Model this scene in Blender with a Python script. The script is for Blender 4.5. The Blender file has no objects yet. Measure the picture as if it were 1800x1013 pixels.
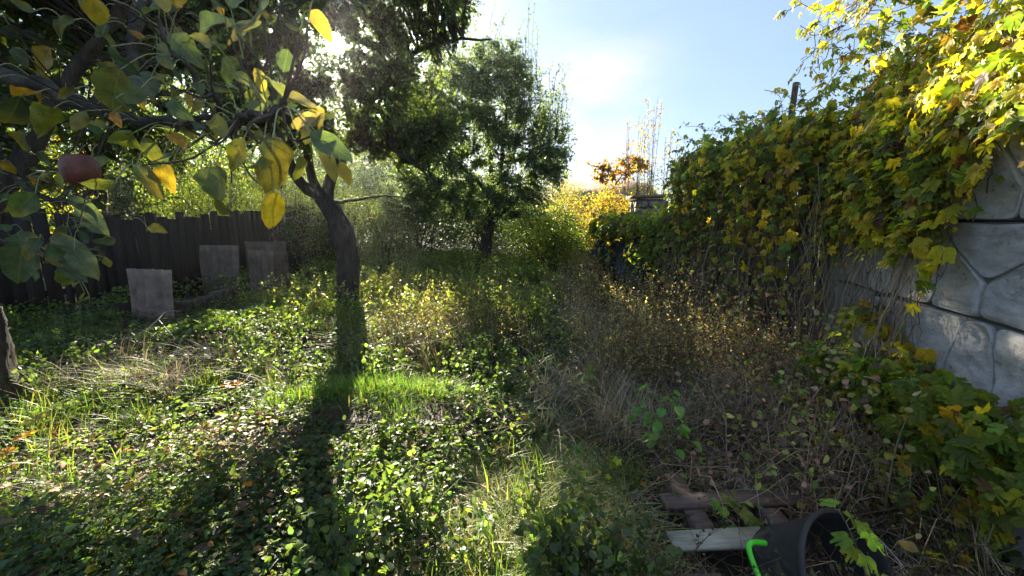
import bpy, math, numpy as np
from mathutils import Vector
R = np.random.default_rng(7)
D2R = math.radians
sc = bpy.context.scene
COL = sc.collection

# ------------------------------------------------------------------ camera, sky, sun, exposure
PITCH = D2R(9.8); CAMZ = 1.55; FPX = 700.0
cd = bpy.data.cameras.new('camera'); cam = bpy.data.objects.new('camera', cd); COL.objects.link(cam)
cam.location = (0, 0, CAMZ); cam.rotation_euler = (math.pi/2-PITCH, 0, 0)
cd.sensor_width = 36; cd.lens = FPX/1800*36; cd.clip_start = .02; cd.clip_end = 1000
sc.camera = cam
SUN = np.array([-.4429, 1.0903, .4372]); SUN = SUN/np.linalg.norm(SUN)
EL = math.asin(SUN[2]); AZ = math.atan2(SUN[0], SUN[1])
ld = bpy.data.lights.new('sun', 'SUN'); ld.energy = 5.0; ld.angle = D2R(.55); ld.color = (1, .90, .70)
so = bpy.data.objects.new('sun', ld); COL.objects.link(so)
so.rotation_euler = Vector(SUN).to_track_quat('Z', 'Y').to_euler()
w = bpy.data.worlds.new('World'); sc.world = w; w.use_nodes = True
nt = w.node_tree; N = nt.nodes; L = nt.links; N.clear()
out = N.new('ShaderNodeOutputWorld'); bg = N.new('ShaderNodeBackground'); L.new(bg.outputs[0], out.inputs[0])
sky = N.new('ShaderNodeTexSky'); sky.sky_type = 'NISHITA'; sky.sun_disc = False
sky.sun_elevation = EL; sky.sun_rotation = AZ; sky.air_density = 1.0; sky.dust_density = .8; sky.ozone_density = 1.5
bg.inputs['Strength'].default_value = .042
tc = N.new('ShaderNodeTexCoord')
def M(op, a, b=None, c=None):
    n = N.new('ShaderNodeMath'); n.operation = op
    for i, v in enumerate((a, b, c)):
        if v is None: continue
        if isinstance(v, (int, float)): n.inputs[i].default_value = v
        else: L.new(v, n.inputs[i])
    return n.outputs[0]
dp = N.new('ShaderNodeVectorMath'); dp.operation = 'DOT_PRODUCT'; L.new(tc.outputs['Generated'], dp.inputs[0]); dp.inputs[1].default_value = tuple(SUN)
dot = dp.outputs['Value']
pos = M('MAXIMUM', dot, 0)
glow = M('ADD', M('MULTIPLY', M('POWER', pos, 90), 6.0), M('MULTIPLY', M('POWER', pos, 900), 90.0))
disc = M('MULTIPLY', M('GREATER_THAN', dot, math.cos(D2R(.9))), 900.0)
glow = M('ADD', glow, disc)
gc = N.new('ShaderNodeMix'); gc.data_type = 'RGBA'; gc.blend_type = 'MULTIPLY'; gc.inputs[0].default_value = 1
gc.inputs[6].default_value = (1, .93, .82, 1); 
cg = N.new('ShaderNodeCombineXYZ'); [L.new(glow, cg.inputs[i]) for i in range(3)]; L.new(cg.outputs[0], gc.inputs[7])
# thin clouds
nz = N.new('ShaderNodeTexNoise'); nz.inputs['Scale'].default_value = 2.6; nz.inputs['Detail'].default_value = 8; nz.inputs['Roughness'].default_value = .62
mp = N.new('ShaderNodeMapping'); mp.inputs['Scale'].default_value = (1, 1, 3.2); mp.inputs['Location'].default_value = (.35, .1, .2)
L.new(tc.outputs['Generated'], mp.inputs[0]); L.new(mp.outputs[0], nz.inputs['Vector'])
cr = N.new('ShaderNodeMapRange'); cr.inputs['From Min'].default_value = .44; cr.inputs['From Max'].default_value = .72; L.new(nz.outputs[0], cr.inputs[0])
cdir = np.array([.19, 1.0, .26]); cdir /= np.linalg.norm(cdir)
d2 = N.new('ShaderNodeVectorMath'); d2.operation = 'DOT_PRODUCT'; L.new(tc.outputs['Generated'], d2.inputs[0]); d2.inputs[1].default_value = tuple(cdir)
bank = M('POWER', M('MAXIMUM', d2.outputs['Value'], 0), 150)
cf = M('MINIMUM', M('MULTIPLY', cr.outputs[0], M('ADD', M('MULTIPLY', bank, 1.5), .04)), .85)
mx = N.new('ShaderNodeMix'); mx.data_type = 'RGBA'; L.new(cf, mx.inputs[0])
CLOUD = (4.6, 4.6, 4.8, 1)
mx.inputs[7].default_value = CLOUD
hz = N.new('ShaderNodeMix'); hz.data_type = 'RGBA'; hz.inputs[0].default_value = .62; hz.inputs[7].default_value = (1.9, 2.7, 4.3, 1)
L.new(sky.outputs[0], hz.inputs[6]); L.new(hz.outputs[2], mx.inputs[6])
ad = N.new('ShaderNodeMix'); ad.data_type = 'RGBA'; ad.blend_type = 'ADD'; ad.inputs[0].default_value = 1
L.new(mx.outputs[2], ad.inputs[6]); L.new(gc.outputs[2], ad.inputs[7]); L.new(ad.outputs[2], bg.inputs[0])
sc.view_settings.view_transform = 'Standard'; sc.view_settings.look = 'None'
sc.view_settings.exposure = 2.6; sc.view_settings.gamma = 1; sc.view_settings.use_curve_mapping = False
sc.render.engine = 'CYCLES'; cy = sc.cycles
cy.max_bounces = 7; cy.diffuse_bounces = 3; cy.glossy_bounces = 2; cy.transmission_bounces = 4; cy.volume_bounces = 0
cy.use_denoising = True; cy.caustics_reflective = False; cy.caustics_refractive = False
cy.sample_clamp_indirect = 6

# ------------------------------------------------------------------ helpers
def at(px, py, Y):
    """a point of the photograph at a distance Y in front of the camera, in metres"""
    a = (px-900)/FPX; b = (506.5-py)/FPX
    dy = math.cos(PITCH)+b*math.sin(PITCH); dz = -math.sin(PITCH)+b*math.cos(PITCH)
    t = Y/dy
    return np.array([a*t, Y, CAMZ+dz*t])
def tag(o, label=None, cat=None, group=None, kind=None):
    if label: o['label'] = label
    if cat: o['category'] = cat
    if group: o['group'] = group
    if kind: o['kind'] = kind
    return o
def empty(name, loc, label, cat, group=None):
    o = bpy.data.objects.new(name, None); COL.objects.link(o); o.location = tuple(map(float, loc)); o.empty_display_size = .1
    return tag(o, label, cat, group)
def make_mesh(name, V, F, col=None, luv=None, smooth=False):
    V = np.ascontiguousarray(V, np.float32); F = np.ascontiguousarray(F, np.int32)
    me = bpy.data.meshes.new(name); k = F.shape[1]
    me.vertices.add(len(V)); me.vertices.foreach_set('co', V.ravel())
    me.loops.add(F.size); me.loops.foreach_set('vertex_index', F.ravel())
    me.polygons.add(len(F)); me.polygons.foreach_set('loop_start', np.arange(0, F.size, k, dtype=np.int32))
    me.polygons.foreach_set('loop_total', np.full(len(F), k, np.int32))
    if smooth: me.polygons.foreach_set('use_smooth', np.ones(len(F), bool))
    me.update(calc_edges=True)
    if col is not None:
        a = me.attributes.new('col', 'FLOAT_COLOR', 'POINT')
        a.data.foreach_set('color', np.concatenate([col, np.ones((len(col), 1))], 1).astype(np.float32).ravel())
    if luv is not None:
        a = me.attributes.new('luv', 'FLOAT_VECTOR', 'POINT'); a.data.foreach_set('vector', np.ascontiguousarray(luv, np.float32).ravel())
    return me
def link(name, me, mat, parent=None):
    o = bpy.data.objects.new(name, me); COL.objects.link(o)
    if mat is not None and len(me.materials) == 0: me.materials.append(mat)
    if parent is not None:
        o.parent = parent
    return o
class Acc:
    """collects pieces given in world space, builds ONE mesh (local to its parent's origin)"""
    def __init__(s): s.V = []; s.F = []; s.C = []; s.U = []; s.n = 0
    def add(s, V, F, C=None, U=None):
        V = np.asarray(V, float).reshape(-1, 3); F = np.asarray(F, int)
        if F.shape[1] == 4: F = np.concatenate([F[:, [0, 1, 2]], F[:, [0, 2, 3]]])
        C = np.ones((len(V), 3))*.5 if C is None else np.broadcast_to(np.asarray(C, float), (len(V), 3))
        U = np.zeros((len(V), 3)) if U is None else U
        s.V.append(V); s.F.append(F+s.n); s.C.append(C); s.U.append(U); s.n += len(V)
    def build(s, name, mat, parent=None, smooth=False):
        V = np.concatenate(s.V)
        if parent is not None: V = V-np.array(parent.location)
        return link(name, make_mesh(name, V, np.concatenate(s.F), np.concatenate(s.C), np.concatenate(s.U), smooth), mat, parent)
def unit(v): v = np.asarray(v, float); return v/np.maximum(np.linalg.norm(v, axis=-1, keepdims=True), 1e-9)
def fract_noise(x, y, seed=0, oct=4, f=1.0):
    """cheap smooth value: sum of rotated sines"""
    r = np.random.default_rng(seed); s = 0; amp = 1.; tot = 0
    for k in range(oct):
        for _ in range(3):
            th = r.uniform(0, 6.28); ph = r.uniform(0, 6.28, 2)
            s = s+amp*np.sin(f*(x*math.cos(th)+y*math.sin(th))+ph[0]+1.3*np.sin(.7*f*(x*math.sin(th)-y*math.cos(th))+ph[1])); tot += amp
        f *= 2.1; amp *= .5
    return s/tot*1.6
def sstep(a, b, x): t = np.clip((x-a)/(b-a), 0, 1); return t*t*(3-2*t)
def place(acc, T, P, Dr, Nr, S, C, jitter=0):
    """many copies of template T=(verts, tris): origin P, length axis Dr, normal Nr, size S, pigment C"""
    tv, tf = T; n = len(P)
    if n == 0: return
    Dr = unit(Dr); B = unit(np.cross(Dr, Nr)); Nn = np.cross(B, Dr)
    S = np.broadcast_to(np.asarray(S, float), (n,))[:, None, None]
    curl = R.uniform(.4, 1.6, (n, 1, 1))
    V = P[:, None]+S*(tv[None, :, 0:1]*B[:, None]+tv[None, :, 1:2]*Dr[:, None]+curl*tv[None, :, 2:3]*Nn[:, None])
    F = (tf[None]+(np.arange(n)*len(tv))[:, None, None]).reshape(-1, 3)
    Cc = np.repeat(np.broadcast_to(C, (n, 3)), len(tv), 0)
    acc.add(V.reshape(-1, 3), F, Cc, np.tile(np.column_stack([tv[:, 0], tv[:, 1], np.zeros(len(tv))]), (n, 1))+np.repeat(np.column_stack([np.zeros(n), np.zeros(n), R.random(n)]), len(tv), 0))
def tubes(acc, P, Rd, sides=5, C=(.1, .08, .05), cap=False):
    """P (n,k,3) centre lines, Rd (n,k) radii"""
    P = np.asarray(P, float); 
    if P.ndim == 2: P = P[None]
    Rd = np.broadcast_to(np.asarray(Rd, float), P.shape[:2]); n, k, _ = P.shape
    T = np.empty_like(P); T[:, 1:-1] = P[:, 2:]-P[:, :-2]; T[:, 0] = P[:, 1]-P[:, 0]; T[:, -1] = P[:, -1]-P[:, -2]
    T = unit(T); up = np.where(np.abs(T[:, :1, 2:3]) > .8, np.array([[[1., .2, 0]]]), np.array([[[0, .1, 1.]]]))
    A = unit(np.cross(T, np.broadcast_to(up, T.shape))); B = np.cross(T, A)
    an = np.arange(sides)*2*math.pi/sides
    V = P[:, :, None]+Rd[:, :, None, None]*(np.cos(an)[None, None, :, None]*A[:, :, None]+np.sin(an)[None, None, :, None]*B[:, :, None])
    i = np.arange(k-1)[:, None]*sides; j = np.arange(sides)[None]; j2 = (j+1) % sides
    F = np.stack([i+j, i+j2, i+sides+j2, i+sides+j], -1).reshape(-1, 4)
    F = (F[None]+(np.arange(n)*k*sides)[:, None, None]).reshape(-1, 4)
    C = np.asarray(C, float)
    if C.ndim == 2: C = np.repeat(C, k*sides, 0)
    U = np.zeros((n, k, sides, 3)); seg = np.concatenate([np.zeros((n, 1)), np.cumsum(np.linalg.norm(np.diff(P, axis=1), axis=2), 1)], 1)
    U[..., 0] = (an/(2*math.pi))[None, None]; U[..., 1] = seg[:, :, None]
    acc.add(V.reshape(-1, 3), F, C, U.reshape(-1, 3))
    if cap:
        for e in (0, k-1):
            c = P[:, e]; ring = V[:, e].reshape(-1, 3)
            VV = np.concatenate([ring, c]); o = len(ring)
            FF = [(q*sides+a, q*sides+(a+1) % sides, o+q) for q in range(n) for a in range(sides)]
            acc.add(VV, np.array(FF), C[:1] if C.ndim == 2 else C)
def spline(pts, k):
    """smooth resample of a polyline (m,3 or 4) to k points"""
    p = np.asarray(pts, float); m = len(p)
    if m == 2: t = np.linspace(0, 1, k)[:, None]; return p[0]*(1-t)+p[1]*t
    q = np.vstack([2*p[0]-p[1], p, 2*p[-1]-p[-2]]); u = np.linspace(0, m-1-1e-6, k); i = u.astype(int); f = (u-i)[:, None]
    a, b, c, d = q[i], q[i+1], q[i+2], q[i+3]
    return .5*((2*b)+(-a+c)*f+(2*a-5*b+4*c-d)*f**2+(-a+3*b-3*c+d)*f**3)
def box(acc, c, s, rz=0, rx=0, ry=0, C=None, wob=0):
    c = np.asarray(c, float); v = np.array([[x, y, z] for x in (-.5, .5) for y in (-.5, .5) for z in (-.5, .5)])*np.asarray(s)
    v = v+R.normal(0, 1, v.shape)*wob
    for ang, ax in ((rx, 0), (ry, 1), (rz, 2)):
        ca, sa = math.cos(ang), math.sin(ang); i, j = [(1, 2), (2, 0), (0, 1)][ax]
        a, b = v[:, i].copy(), v[:, j].copy(); v[:, i] = a*ca-b*sa; v[:, j] = a*sa+b*ca
    F = [(0, 1, 3, 2), (4, 6, 7, 5), (0, 4, 5, 1), (2, 3, 7, 6), (0, 2, 6, 4), (1, 5, 7, 3)]
    acc.add(v+c, np.array(F), C)

# ------------------------------------------------------------------ leaf templates
T2 = (np.array([[0, 0, 0], [-.33, .42, .10], [.33, .42, .10], [0, 1, -.08]]), np.array([[0, 2, 3], [0, 3, 1]]))
T6 = (np.array([[0, 0, 0], [0, .5, -.03], [0, 1, -.14], [-.34, .26, .09], [-.29, .66, .06], [.34, .26, .09], [.29, .66, .06]]),
      np.array([[0, 1, 3], [3, 1, 4], [1, 2, 4], [0, 5, 1], [5, 6, 1], [1, 6, 2]]))
def trifoliate():
    V = []; F = []
    for a in (0, 1.25, -1.25):
        v = T6[0]*[.8, .8, 1] if a == 0 else T6[0]*[.7, .7, 1]; ca, sa = math.cos(a), math.sin(a)
        q = v.copy(); q[:, 0] = v[:, 0]*ca+v[:, 1]*sa; q[:, 1] = -v[:, 0]*sa+v[:, 1]*ca; q[:, 1] += .06
        F.append(T6[1]+len(V)*7); V.append(q)
    return np.concatenate(V), np.concatenate(F)
TR = trifoliate()
def ovate(nu=4, nv=8, width=.38, curl=.12, fold=.12, seed=0, wave=.04, heart=.01):
    r = np.random.default_rng(seed); V = []; F = []; ph = r.uniform(0, 6, 2)
    for j in range(nv+1):
        t = j/nv; ww = width*(math.sin(math.pi*min(1, t**.86))**.75 if t < 1 else 0)+ (.03 if j == 0 else 0)
        for i in range(nu+1):
            u = i/nu*2-1
            z = fold*abs(u)*ww/width-curl*t*t*1.6+wave*math.sin(t*9+ph[0]+u*2)*abs(u)+.05*u*math.sin(t*3+ph[1])
            if abs(u) == 1: ww = ww*r.uniform(.90, 1.04)
            V.append((u*ww, t-heart*abs(u)*(1-t), z))
    for j in range(nv):
        for i in range(nu):
            a = j*(nu+1)+i; F += [(a, a+1, a+nu+2), (a, a+nu+2, a+nu+1)]
    return np.array(V), np.array(F)
def palmate(seed=0, n5=True, fine=True):
    r = np.random.default_rng(seed)
    half = [(90, 1.0), (82, .86), (74, .80), (66, .62), (58, .60), (50, .78), (42, .84), (33, .92), (24, .74), (14, .66), (4, .50), (-6, .56), (-18, .70), (-32, .62), (-48, .52), (-66, .44), (-82, .30)]
    if not n5: half = [(90, 1.0), (78, .84), (68, .66), (58, .60), (46, .74), (34, .86), (22, .74), (6, .58), (-14, .60), (-36, .58), (-60, .46), (-80, .30)]
    if not fine: half = half[::2]
    pts = [(a, q) for a, q in half]+[(180-a, q) for a, q in reversed(half[1:])]
    V = [(0, 0, 0)]
    for a, q in pts:
        q *= r.uniform(.93, 1.07); an = math.radians(a)
        z = (.10 if q < .64 else -.04)-.10*q*q+r.normal(0, .015)
        V.append((q*math.cos(an)*.82, q*math.sin(an), z))
    V.append((0, -.06, .0)); n = len(V)-1
    F = [(0, i+1, i) for i in range(1, n)]; F.append((0, 1, n))
    return np.array(V, float), np.array(F)
HOPS = [palmate(1), palmate(2), palmate(3, False), palmate(4, False)]
HOPC = palmate(5, True, False)

# ------------------------------------------------------------------ materials
def new_mat(name):
    m = bpy.data.materials.new(name); m.use_nodes = True; t = m.node_tree; t.nodes.clear()
    o = t.nodes.new('ShaderNodeOutputMaterial'); return m, t, o
def nd(t, typ, **k):
    n = t.nodes.new(typ)
    for a, v in k.items():
        if a in n.inputs: n.inputs[a].default_value = v
        else: setattr(n, a, v)
    return n
def leaf_mat(name, trans=.5, rough=.42, spec=.5, gain=(2.4, 2.3, .9), veins=0, spots=0, nscale=40):
    m, t, o = new_mat(name); lk = t.links.new
    at_ = nd(t, 'ShaderNodeAttribute', attribute_name='col'); c = at_.outputs['Color']
    geo = nd(t, 'ShaderNodeTexCoord')
    if spots or veins:
        nz = nd(t, 'ShaderNodeTexNoise', Scale=nscale, Detail=3.0); lk(geo.outputs['Object'], nz.inputs['Vector'])
        r = nd(t, 'ShaderNodeValToRGB'); r.color_ramp.elements[0].position = .30; r.color_ramp.elements[0].color = (.6, .62, .6, 1)
        r.color_ramp.elements[1].position = .7; r.color_ramp.elements[1].color = (1.25, 1.2, 1.1, 1); lk(nz.outputs[0], r.inputs[0])
        mm = nd(t, 'ShaderNodeMix', data_type='RGBA', blend_type='MULTIPLY'); mm.inputs[0].default_value = 1; lk(c, mm.inputs[6]); lk(r.outputs[0], mm.inputs[7]); c = mm.outputs[2]
    if spots:
        n2 = nd(t, 'ShaderNodeTexNoise', Scale=nscale*4.5, Detail=4.0, Roughness=.7); lk(geo.outputs['Object'], n2.inputs['Vector'])
        r2 = nd(t, 'ShaderNodeMapRange'); r2.inputs[1].default_value = .60; r2.inputs[2].default_value = .66; lk(n2.outputs[0], r2.inputs[0])
        ms = nd(t, 'ShaderNodeMath', operation='MULTIPLY'); lk(r2.outputs[0], ms.inputs[0]); ms.inputs[1].default_value = spots
        mm = nd(t, 'ShaderNodeMix', data_type='RGBA'); lk(ms.outputs[0], mm.inputs[0]); lk(c, mm.inputs[6]); mm.inputs[7].default_value = (.035, .022, .012, 1); c = mm.outputs[2]
    bump = None
    if veins:
        av = nd(t, 'ShaderNodeAttribute', attribute_name='luv'); sp = nd(t, 'ShaderNodeSeparateXYZ'); lk(av.outputs['Vector'], sp.inputs[0])
        ab = nd(t, 'ShaderNodeMath', operation='ABSOLUTE'); lk(sp.outputs[0], ab.inputs[0])
        s1 = nd(t, 'ShaderNodeMath', operation='MULTIPLY_ADD'); lk(ab.outputs[0], s1.inputs[0]); s1.inputs[1].default_value = -8; 
        s0 = nd(t, 'ShaderNodeMath', operation='MULTIPLY'); lk(sp.outputs[1], s0.inputs[0]); s0.inputs[1].default_value = 11; lk(s0.outputs[0], s1.inputs[2])
        fr = nd(t, 'ShaderNodeMath', operation='PINGPONG'); lk(s1.outputs[0], fr.inputs[0]); fr.inputs[1].default_value = .5
        v1 = nd(t, 'ShaderNodeMapRange'); v1.inputs[1].default_value = .0; v1.inputs[2].default_value = .10; v1.inputs[3].default_value = .7; v1.inputs[4].default_value = 0; lk(fr.outputs[0], v1.inputs[0])
        v2 = nd(t, 'ShaderNodeMapRange'); v2.inputs[1].default_value = .008; v2.inputs[2].default_value = .022; v2.inputs[3].default_value = 1; v2.inputs[4].default_value = 0; lk(ab.outputs[0], v2.inputs[0])
        vm = nd(t, 'ShaderNodeMath', operation='MAXIMUM'); lk(v1.outputs[0], vm.inputs[0]); lk(v2.outputs[0], vm.inputs[1])
        vs = nd(t, 'ShaderNodeMath', operation='MULTIPLY'); lk(vm.outputs[0], vs.inputs[0]); vs.inputs[1].default_value = veins
        mm = nd(t, 'ShaderNodeMix', data_type='RGBA'); lk(vs.outputs[0], mm.inputs[0]); lk(c, mm.inputs[6]); mm.inputs[7].default_value = (.26, .27, .12, 1); c = mm.outputs[2]
        bump = nd(t, 'ShaderNodeBump', Strength=.4, Distance=.003); lk(vm.outputs[0], bump.inputs['Height'])
    p = nd(t, 'ShaderNodeBsdfPrincipled', Roughness=rough); p.inputs['Specular IOR Level'].default_value = spec; lk(c, p.inputs['Base Color'])
    tr = nd(t, 'ShaderNodeBsdfTranslucent'); g = nd(t, 'ShaderNodeMix', data_type='RGBA', blend_type='MULTIPLY'); g.inputs[0].default_value = 1
    lk(c, g.inputs[6]); g.inputs[7].default_value = (*gain, 1); lk(g.outputs[2], tr.inputs[0])
    if bump: lk(bump.outputs[0], p.inputs['Normal'])
    mi = nd(t, 'ShaderNodeMixShader'); mi.inputs[0].default_value = trans; lk(p.outputs[0], mi.inputs[1]); lk(tr.outputs[0], mi.inputs[2]); lk(mi.outputs[0], o.inputs[0])
    return m
def solid_mat(name, c1, c2, scale=8, rough=.8, bump=.3, bdist=.01, stretch=(1, 1, 1), detail=6, spec=.3, useattr=False, speck=None, coord='Object', metal=0, wave=0):
    m, t, o = new_mat(name); lk = t.links.new
    g = nd(t, 'ShaderNodeTexCoord'); mp = nd(t, 'ShaderNodeMapping'); mp.inputs['Scale'].default_value = stretch; lk(g.outputs[coord], mp.inputs[0])
    n = nd(t, 'ShaderNodeTexNoise', Scale=scale, Detail=detail, Roughness=.65); lk(mp.outputs[0], n.inputs['Vector'])
    r = nd(t, 'ShaderNodeMapRange'); r.inputs[1].default_value = .3; r.inputs[2].default_value = .7; lk(n.outputs[0], r.inputs[0])
    mx = nd(t, 'ShaderNodeMix', data_type='RGBA'); lk(r.outputs[0], mx.inputs[0]); mx.inputs[6].default_value = (*c1, 1); mx.inputs[7].default_value = (*c2, 1); c = mx.outputs[2]
    if speck:
        n2 = nd(t, 'ShaderNodeTexNoise', Scale=speck[1], Detail=5, Roughness=.7); lk(g.outputs[coord], n2.inputs['Vector'])
        r2 = nd(t, 'ShaderNodeMapRange'); r2.inputs[1].default_value = speck[2]; r2.inputs[2].default_value = speck[2]+.1; lk(n2.outputs[0], r2.inputs[0])
        m2 = nd(t, 'ShaderNodeMix', data_type='RGBA'); lk(r2.outputs[0], m2.inputs[0]); lk(c, m2.inputs[6]); m2.inputs[7].default_value = (*speck[0], 1); c = m2.outputs[2]
    if useattr:
        a = nd(t, 'ShaderNodeAttribute', attribute_name='col'); m3 = nd(t, 'ShaderNodeMix', data_type='RGBA', blend_type='MULTIPLY'); m3.inputs[0].default_value = 1
        lk(c, m3.inputs[6]); s = nd(t, 'ShaderNodeVectorMath', operation='SCALE'); s.inputs['Scale'].default_value = 2.0; lk(a.outputs['Color'], s.inputs[0]); lk(s.outputs[0], m3.inputs[7]); c = m3.outputs[2]
    p = nd(t, 'ShaderNodeBsdfPrincipled', Roughness=rough, Metallic=metal); p.inputs['Specular IOR Level'].default_value = spec; lk(c, p.inputs['Base Color'])
    b = nd(t, 'ShaderNodeBump', Strength=bump, Distance=bdist); lk(n.outputs[0], b.inputs['Height']); lk(b.outputs[0], p.inputs['Normal']); lk(p.outputs[0], o.inputs[0])
    return m
M_leaf = leaf_mat('leaf_small', trans=.50)
M_cover = leaf_mat('leaf_ground_cover', trans=.50, rough=.5, spec=.28, gain=(2.8, 3.0, .8))
M_near = leaf_mat('leaf_pear', trans=.42, rough=.42, spec=.4, veins=.30, spots=.9, nscale=44, gain=(1.6, 1.6, .6))
M_hop = leaf_mat('leaf_hop', trans=.5, rough=.45, spec=.4, veins=.22, spots=.35, nscale=22, gain=(2.1, 2.1, .8))
M_grass = leaf_mat('grass_blade', trans=.45, rough=.45, gain=(2.0, 2.2, .7))
M_straw = leaf_mat('dry_straw', trans=.2, rough=.6, spec=.3, gain=(1.5, 1.4, 1.2))
M_bark = solid_mat('bark', (.020, .016, .012), (.10, .08, .06), 16, .9, 1.0, .05, (1, 1, .3))
M_twig = solid_mat('twig_bark', (.03, .024, .018), (.08, .06, .045), 20, .8, .4, .004)
M_stem = leaf_mat('vine_stem', trans=.05, rough=.6, spec=.3)
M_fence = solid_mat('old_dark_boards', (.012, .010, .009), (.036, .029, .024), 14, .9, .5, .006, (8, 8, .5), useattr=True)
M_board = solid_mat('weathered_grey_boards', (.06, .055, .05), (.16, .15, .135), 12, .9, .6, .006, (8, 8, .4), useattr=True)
M_asb = solid_mat('fibre_cement', (.115, .085, .068), (.24, .19, .155), 5, .9, .35, .004, speck=((.07, .06, .05), 14, .58), useattr=True)
M_stone = solid_mat('cast_stone', (.40, .385, .37), (.60, .58, .56), 16, .95, 1.0, .012, (1, 1, 1.6), detail=14, speck=((.27, .26, .24), 17, .58), useattr=True)
M_mortar = solid_mat('cast_mortar', (.10, .10, .10), (.17, .17, .17), 14, .9, .5, .006)
M_soil = solid_mat('soil', (.018, .014, .010), (.055, .042, .028), 3, .95, .6, .03, detail=10)
M_tarp = solid_mat('black_plastic_sheet', (.012, .015, .021), (.034, .040, .052), 3, .55, .4, .01, spec=.4)
M_rubber = solid_mat('black_rubber', (.018, .018, .019), (.034, .034, .036), 22, .55, .2, .002, speck=((.13, .115, .095), 26, .62), spec=.4)
M_steel = solid_mat('dull_steel', (.25, .25, .26), (.38, .38, .4), 30, .4, .1, .001, metal=.8)
M_green = solid_mat('green_plastic', (.06, .55, .02), (.08, .62, .03), 12, .35, .05, .001, spec=.5)
M_pale = solid_mat('pale_weathered_timber', (.26, .24, .19), (.46, .43, .35), 10, .85, .4, .004, (1, 8, 8), speck=((.05, .045, .035), 30, .62))
M_redw = solid_mat('brown_old_timber', (.08, .055, .045), (.19, .135, .11), 10, .9, .4, .004, (1, 8, 8))
M_rust = solid_mat('rusty_iron', (.06, .035, .03), (.13, .07, .055), 20, .8, .3, .003)
M_apple = solid_mat('rotten_fruit_skin', (.075, .024, .015), (.19, .06, .034), 34, .5, .7, .006, speck=((.24, .15, .08), 90, .62), spec=.45)
M_rock = solid_mat('rough_stone', (.14, .11, .095), (.36, .31, .28), 7, .9, .8, .03, useattr=True)
M_glass = solid_mat('dark_green_bottle', (.010, .05, .045), (.02, .09, .075), 6, .12, .02, .001, spec=.8)
M_white = solid_mat('pale_flower', (.55, .55, .5), (.7, .7, .66), 20, .7, .1, .001)

def cvar(base, n, s=.22, hs=.10):
    """n pigments around the given ones"""
    base = np.atleast_2d(base); c = base[R.integers(0, len(base), n)]
    return np.clip(c*np.exp(R.normal(0, s, (n, 1)))*np.exp(R.normal(0, hs, (n, 3))), .004, .8)

FXY = [1.0, 3.5, 4.6, 6.2, 6.3, 9.1, 14]; FXX = [2.0, 2.80, 2.78, 2.78, 2.72, 1.98, 3.0]
def FX(y): return np.interp(y, FXY, FXX)          # the line of the right-hand fence
# ------------------------------------------------------------------ ground
def H(x, y):
    x = np.asarray(x, float); y = np.asarray(y, float)
    h = .035*fract_noise(x, y, 3, 3, 1.3)*sstep(60, 20, np.hypot(x, y))
    h = h+.14*np.exp(-(((x+1.15)/.66)**2+((y-3.02)/.42)**2))
    h = h+.08*np.exp(-(((x+.30)/.45)**2+((y-3.00)/.35)**2))
    h = h+.10*sstep(-4.6, -5.6, x-.14*(y-5))*sstep(16, 12, y)
    h = h+.25*sstep(7, 14, y)*sstep(40, 20, y)
    h = h-.05*np.exp(-(((x-1.2)/.5)**2+((y-1.6)/.5)**2))
    return h
gx = np.concatenate([-np.geomspace(500, 8.2, 26), np.linspace(-8, 8, 161), np.geomspace(8.2, 500, 26)])
gy = np.concatenate([-np.geomspace(300, 2.2, 22), np.linspace(-2, 16, 181), np.geomspace(16.3, 700, 28)])
X, Y = np.meshgrid(gx, gy); V = np.stack([X, Y, H(X, Y)], -1).reshape(-1, 3); nx = len(gx)
i, j = np.meshgrid(np.arange(nx-1), np.arange(len(gy)-1)); a = (j*nx+i).ravel()
tag(link('ground', make_mesh('ground', V, np.stack([a, a+1, a+nx+1, a+nx], 1), smooth=True), M_soil), 'dark brown soil and leaf litter of the overgrown garden', kind='structure')

# ------------------------------------------------------------------ left fence: dark upright boards
FL = np.array([[-9.6, 1.6], [-7.55, 4.3], [-6.55, 5.9], [-5.85, 8.2], [-5.45, 12.6]])
def along(poly, s):
    seg = np.linalg.norm(np.diff(poly, axis=0), axis=1); cs = np.concatenate([[0], np.cumsum(seg)]); s = min(max(s, 0), cs[-1]-1e-6)
    k = int(np.searchsorted(cs, s, 'right')-1); d = (poly[k+1]-poly[k])/seg[k]; return poly[k]+d*(s-cs[k]), math.atan2(d[1], d[0]), cs[-1]
tot = along(FL, 0)[2]; fl = empty('board_fence', (-6.5, 6, 0), 'long dark board fence along the back of the garden beds, behind the corrugated sheets', 'fence')
s = 0
while s < tot-.1:
    p0, an, _ = along(FL, s+.07); pxx = 900+700*p0[0]/p0[1]
    gap = .003+max(0, R.normal(0, .004))
    wd = R.uniform(.12, .17); hh = 1.66+R.normal(0, .035)+.10*math.sin(s*.7)
    if 86 < pxx < 124: wd = .085; gap = .032
    A = Acc(); c = .35+.3*R.random()
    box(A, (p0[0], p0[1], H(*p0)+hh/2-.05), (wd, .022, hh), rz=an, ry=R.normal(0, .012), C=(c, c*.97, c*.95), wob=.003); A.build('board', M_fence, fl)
    s += wd+gap
for z in (.45, 1.25):
    for k in range(len(FL)-1):
        A = Acc(); m = (FL[k]+FL[k+1])/2; d = FL[k+1]-FL[k]; an = math.atan2(d[1], d[0]); nrm = np.array([-math.sin(an), math.cos(an)])
        box(A, (*(m+nrm*.045), z+.05), (np.linalg.norm(d)-.02, .05, .09), rz=an, C=(.45,)*3); A.build('rail', M_fence, fl)

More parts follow.
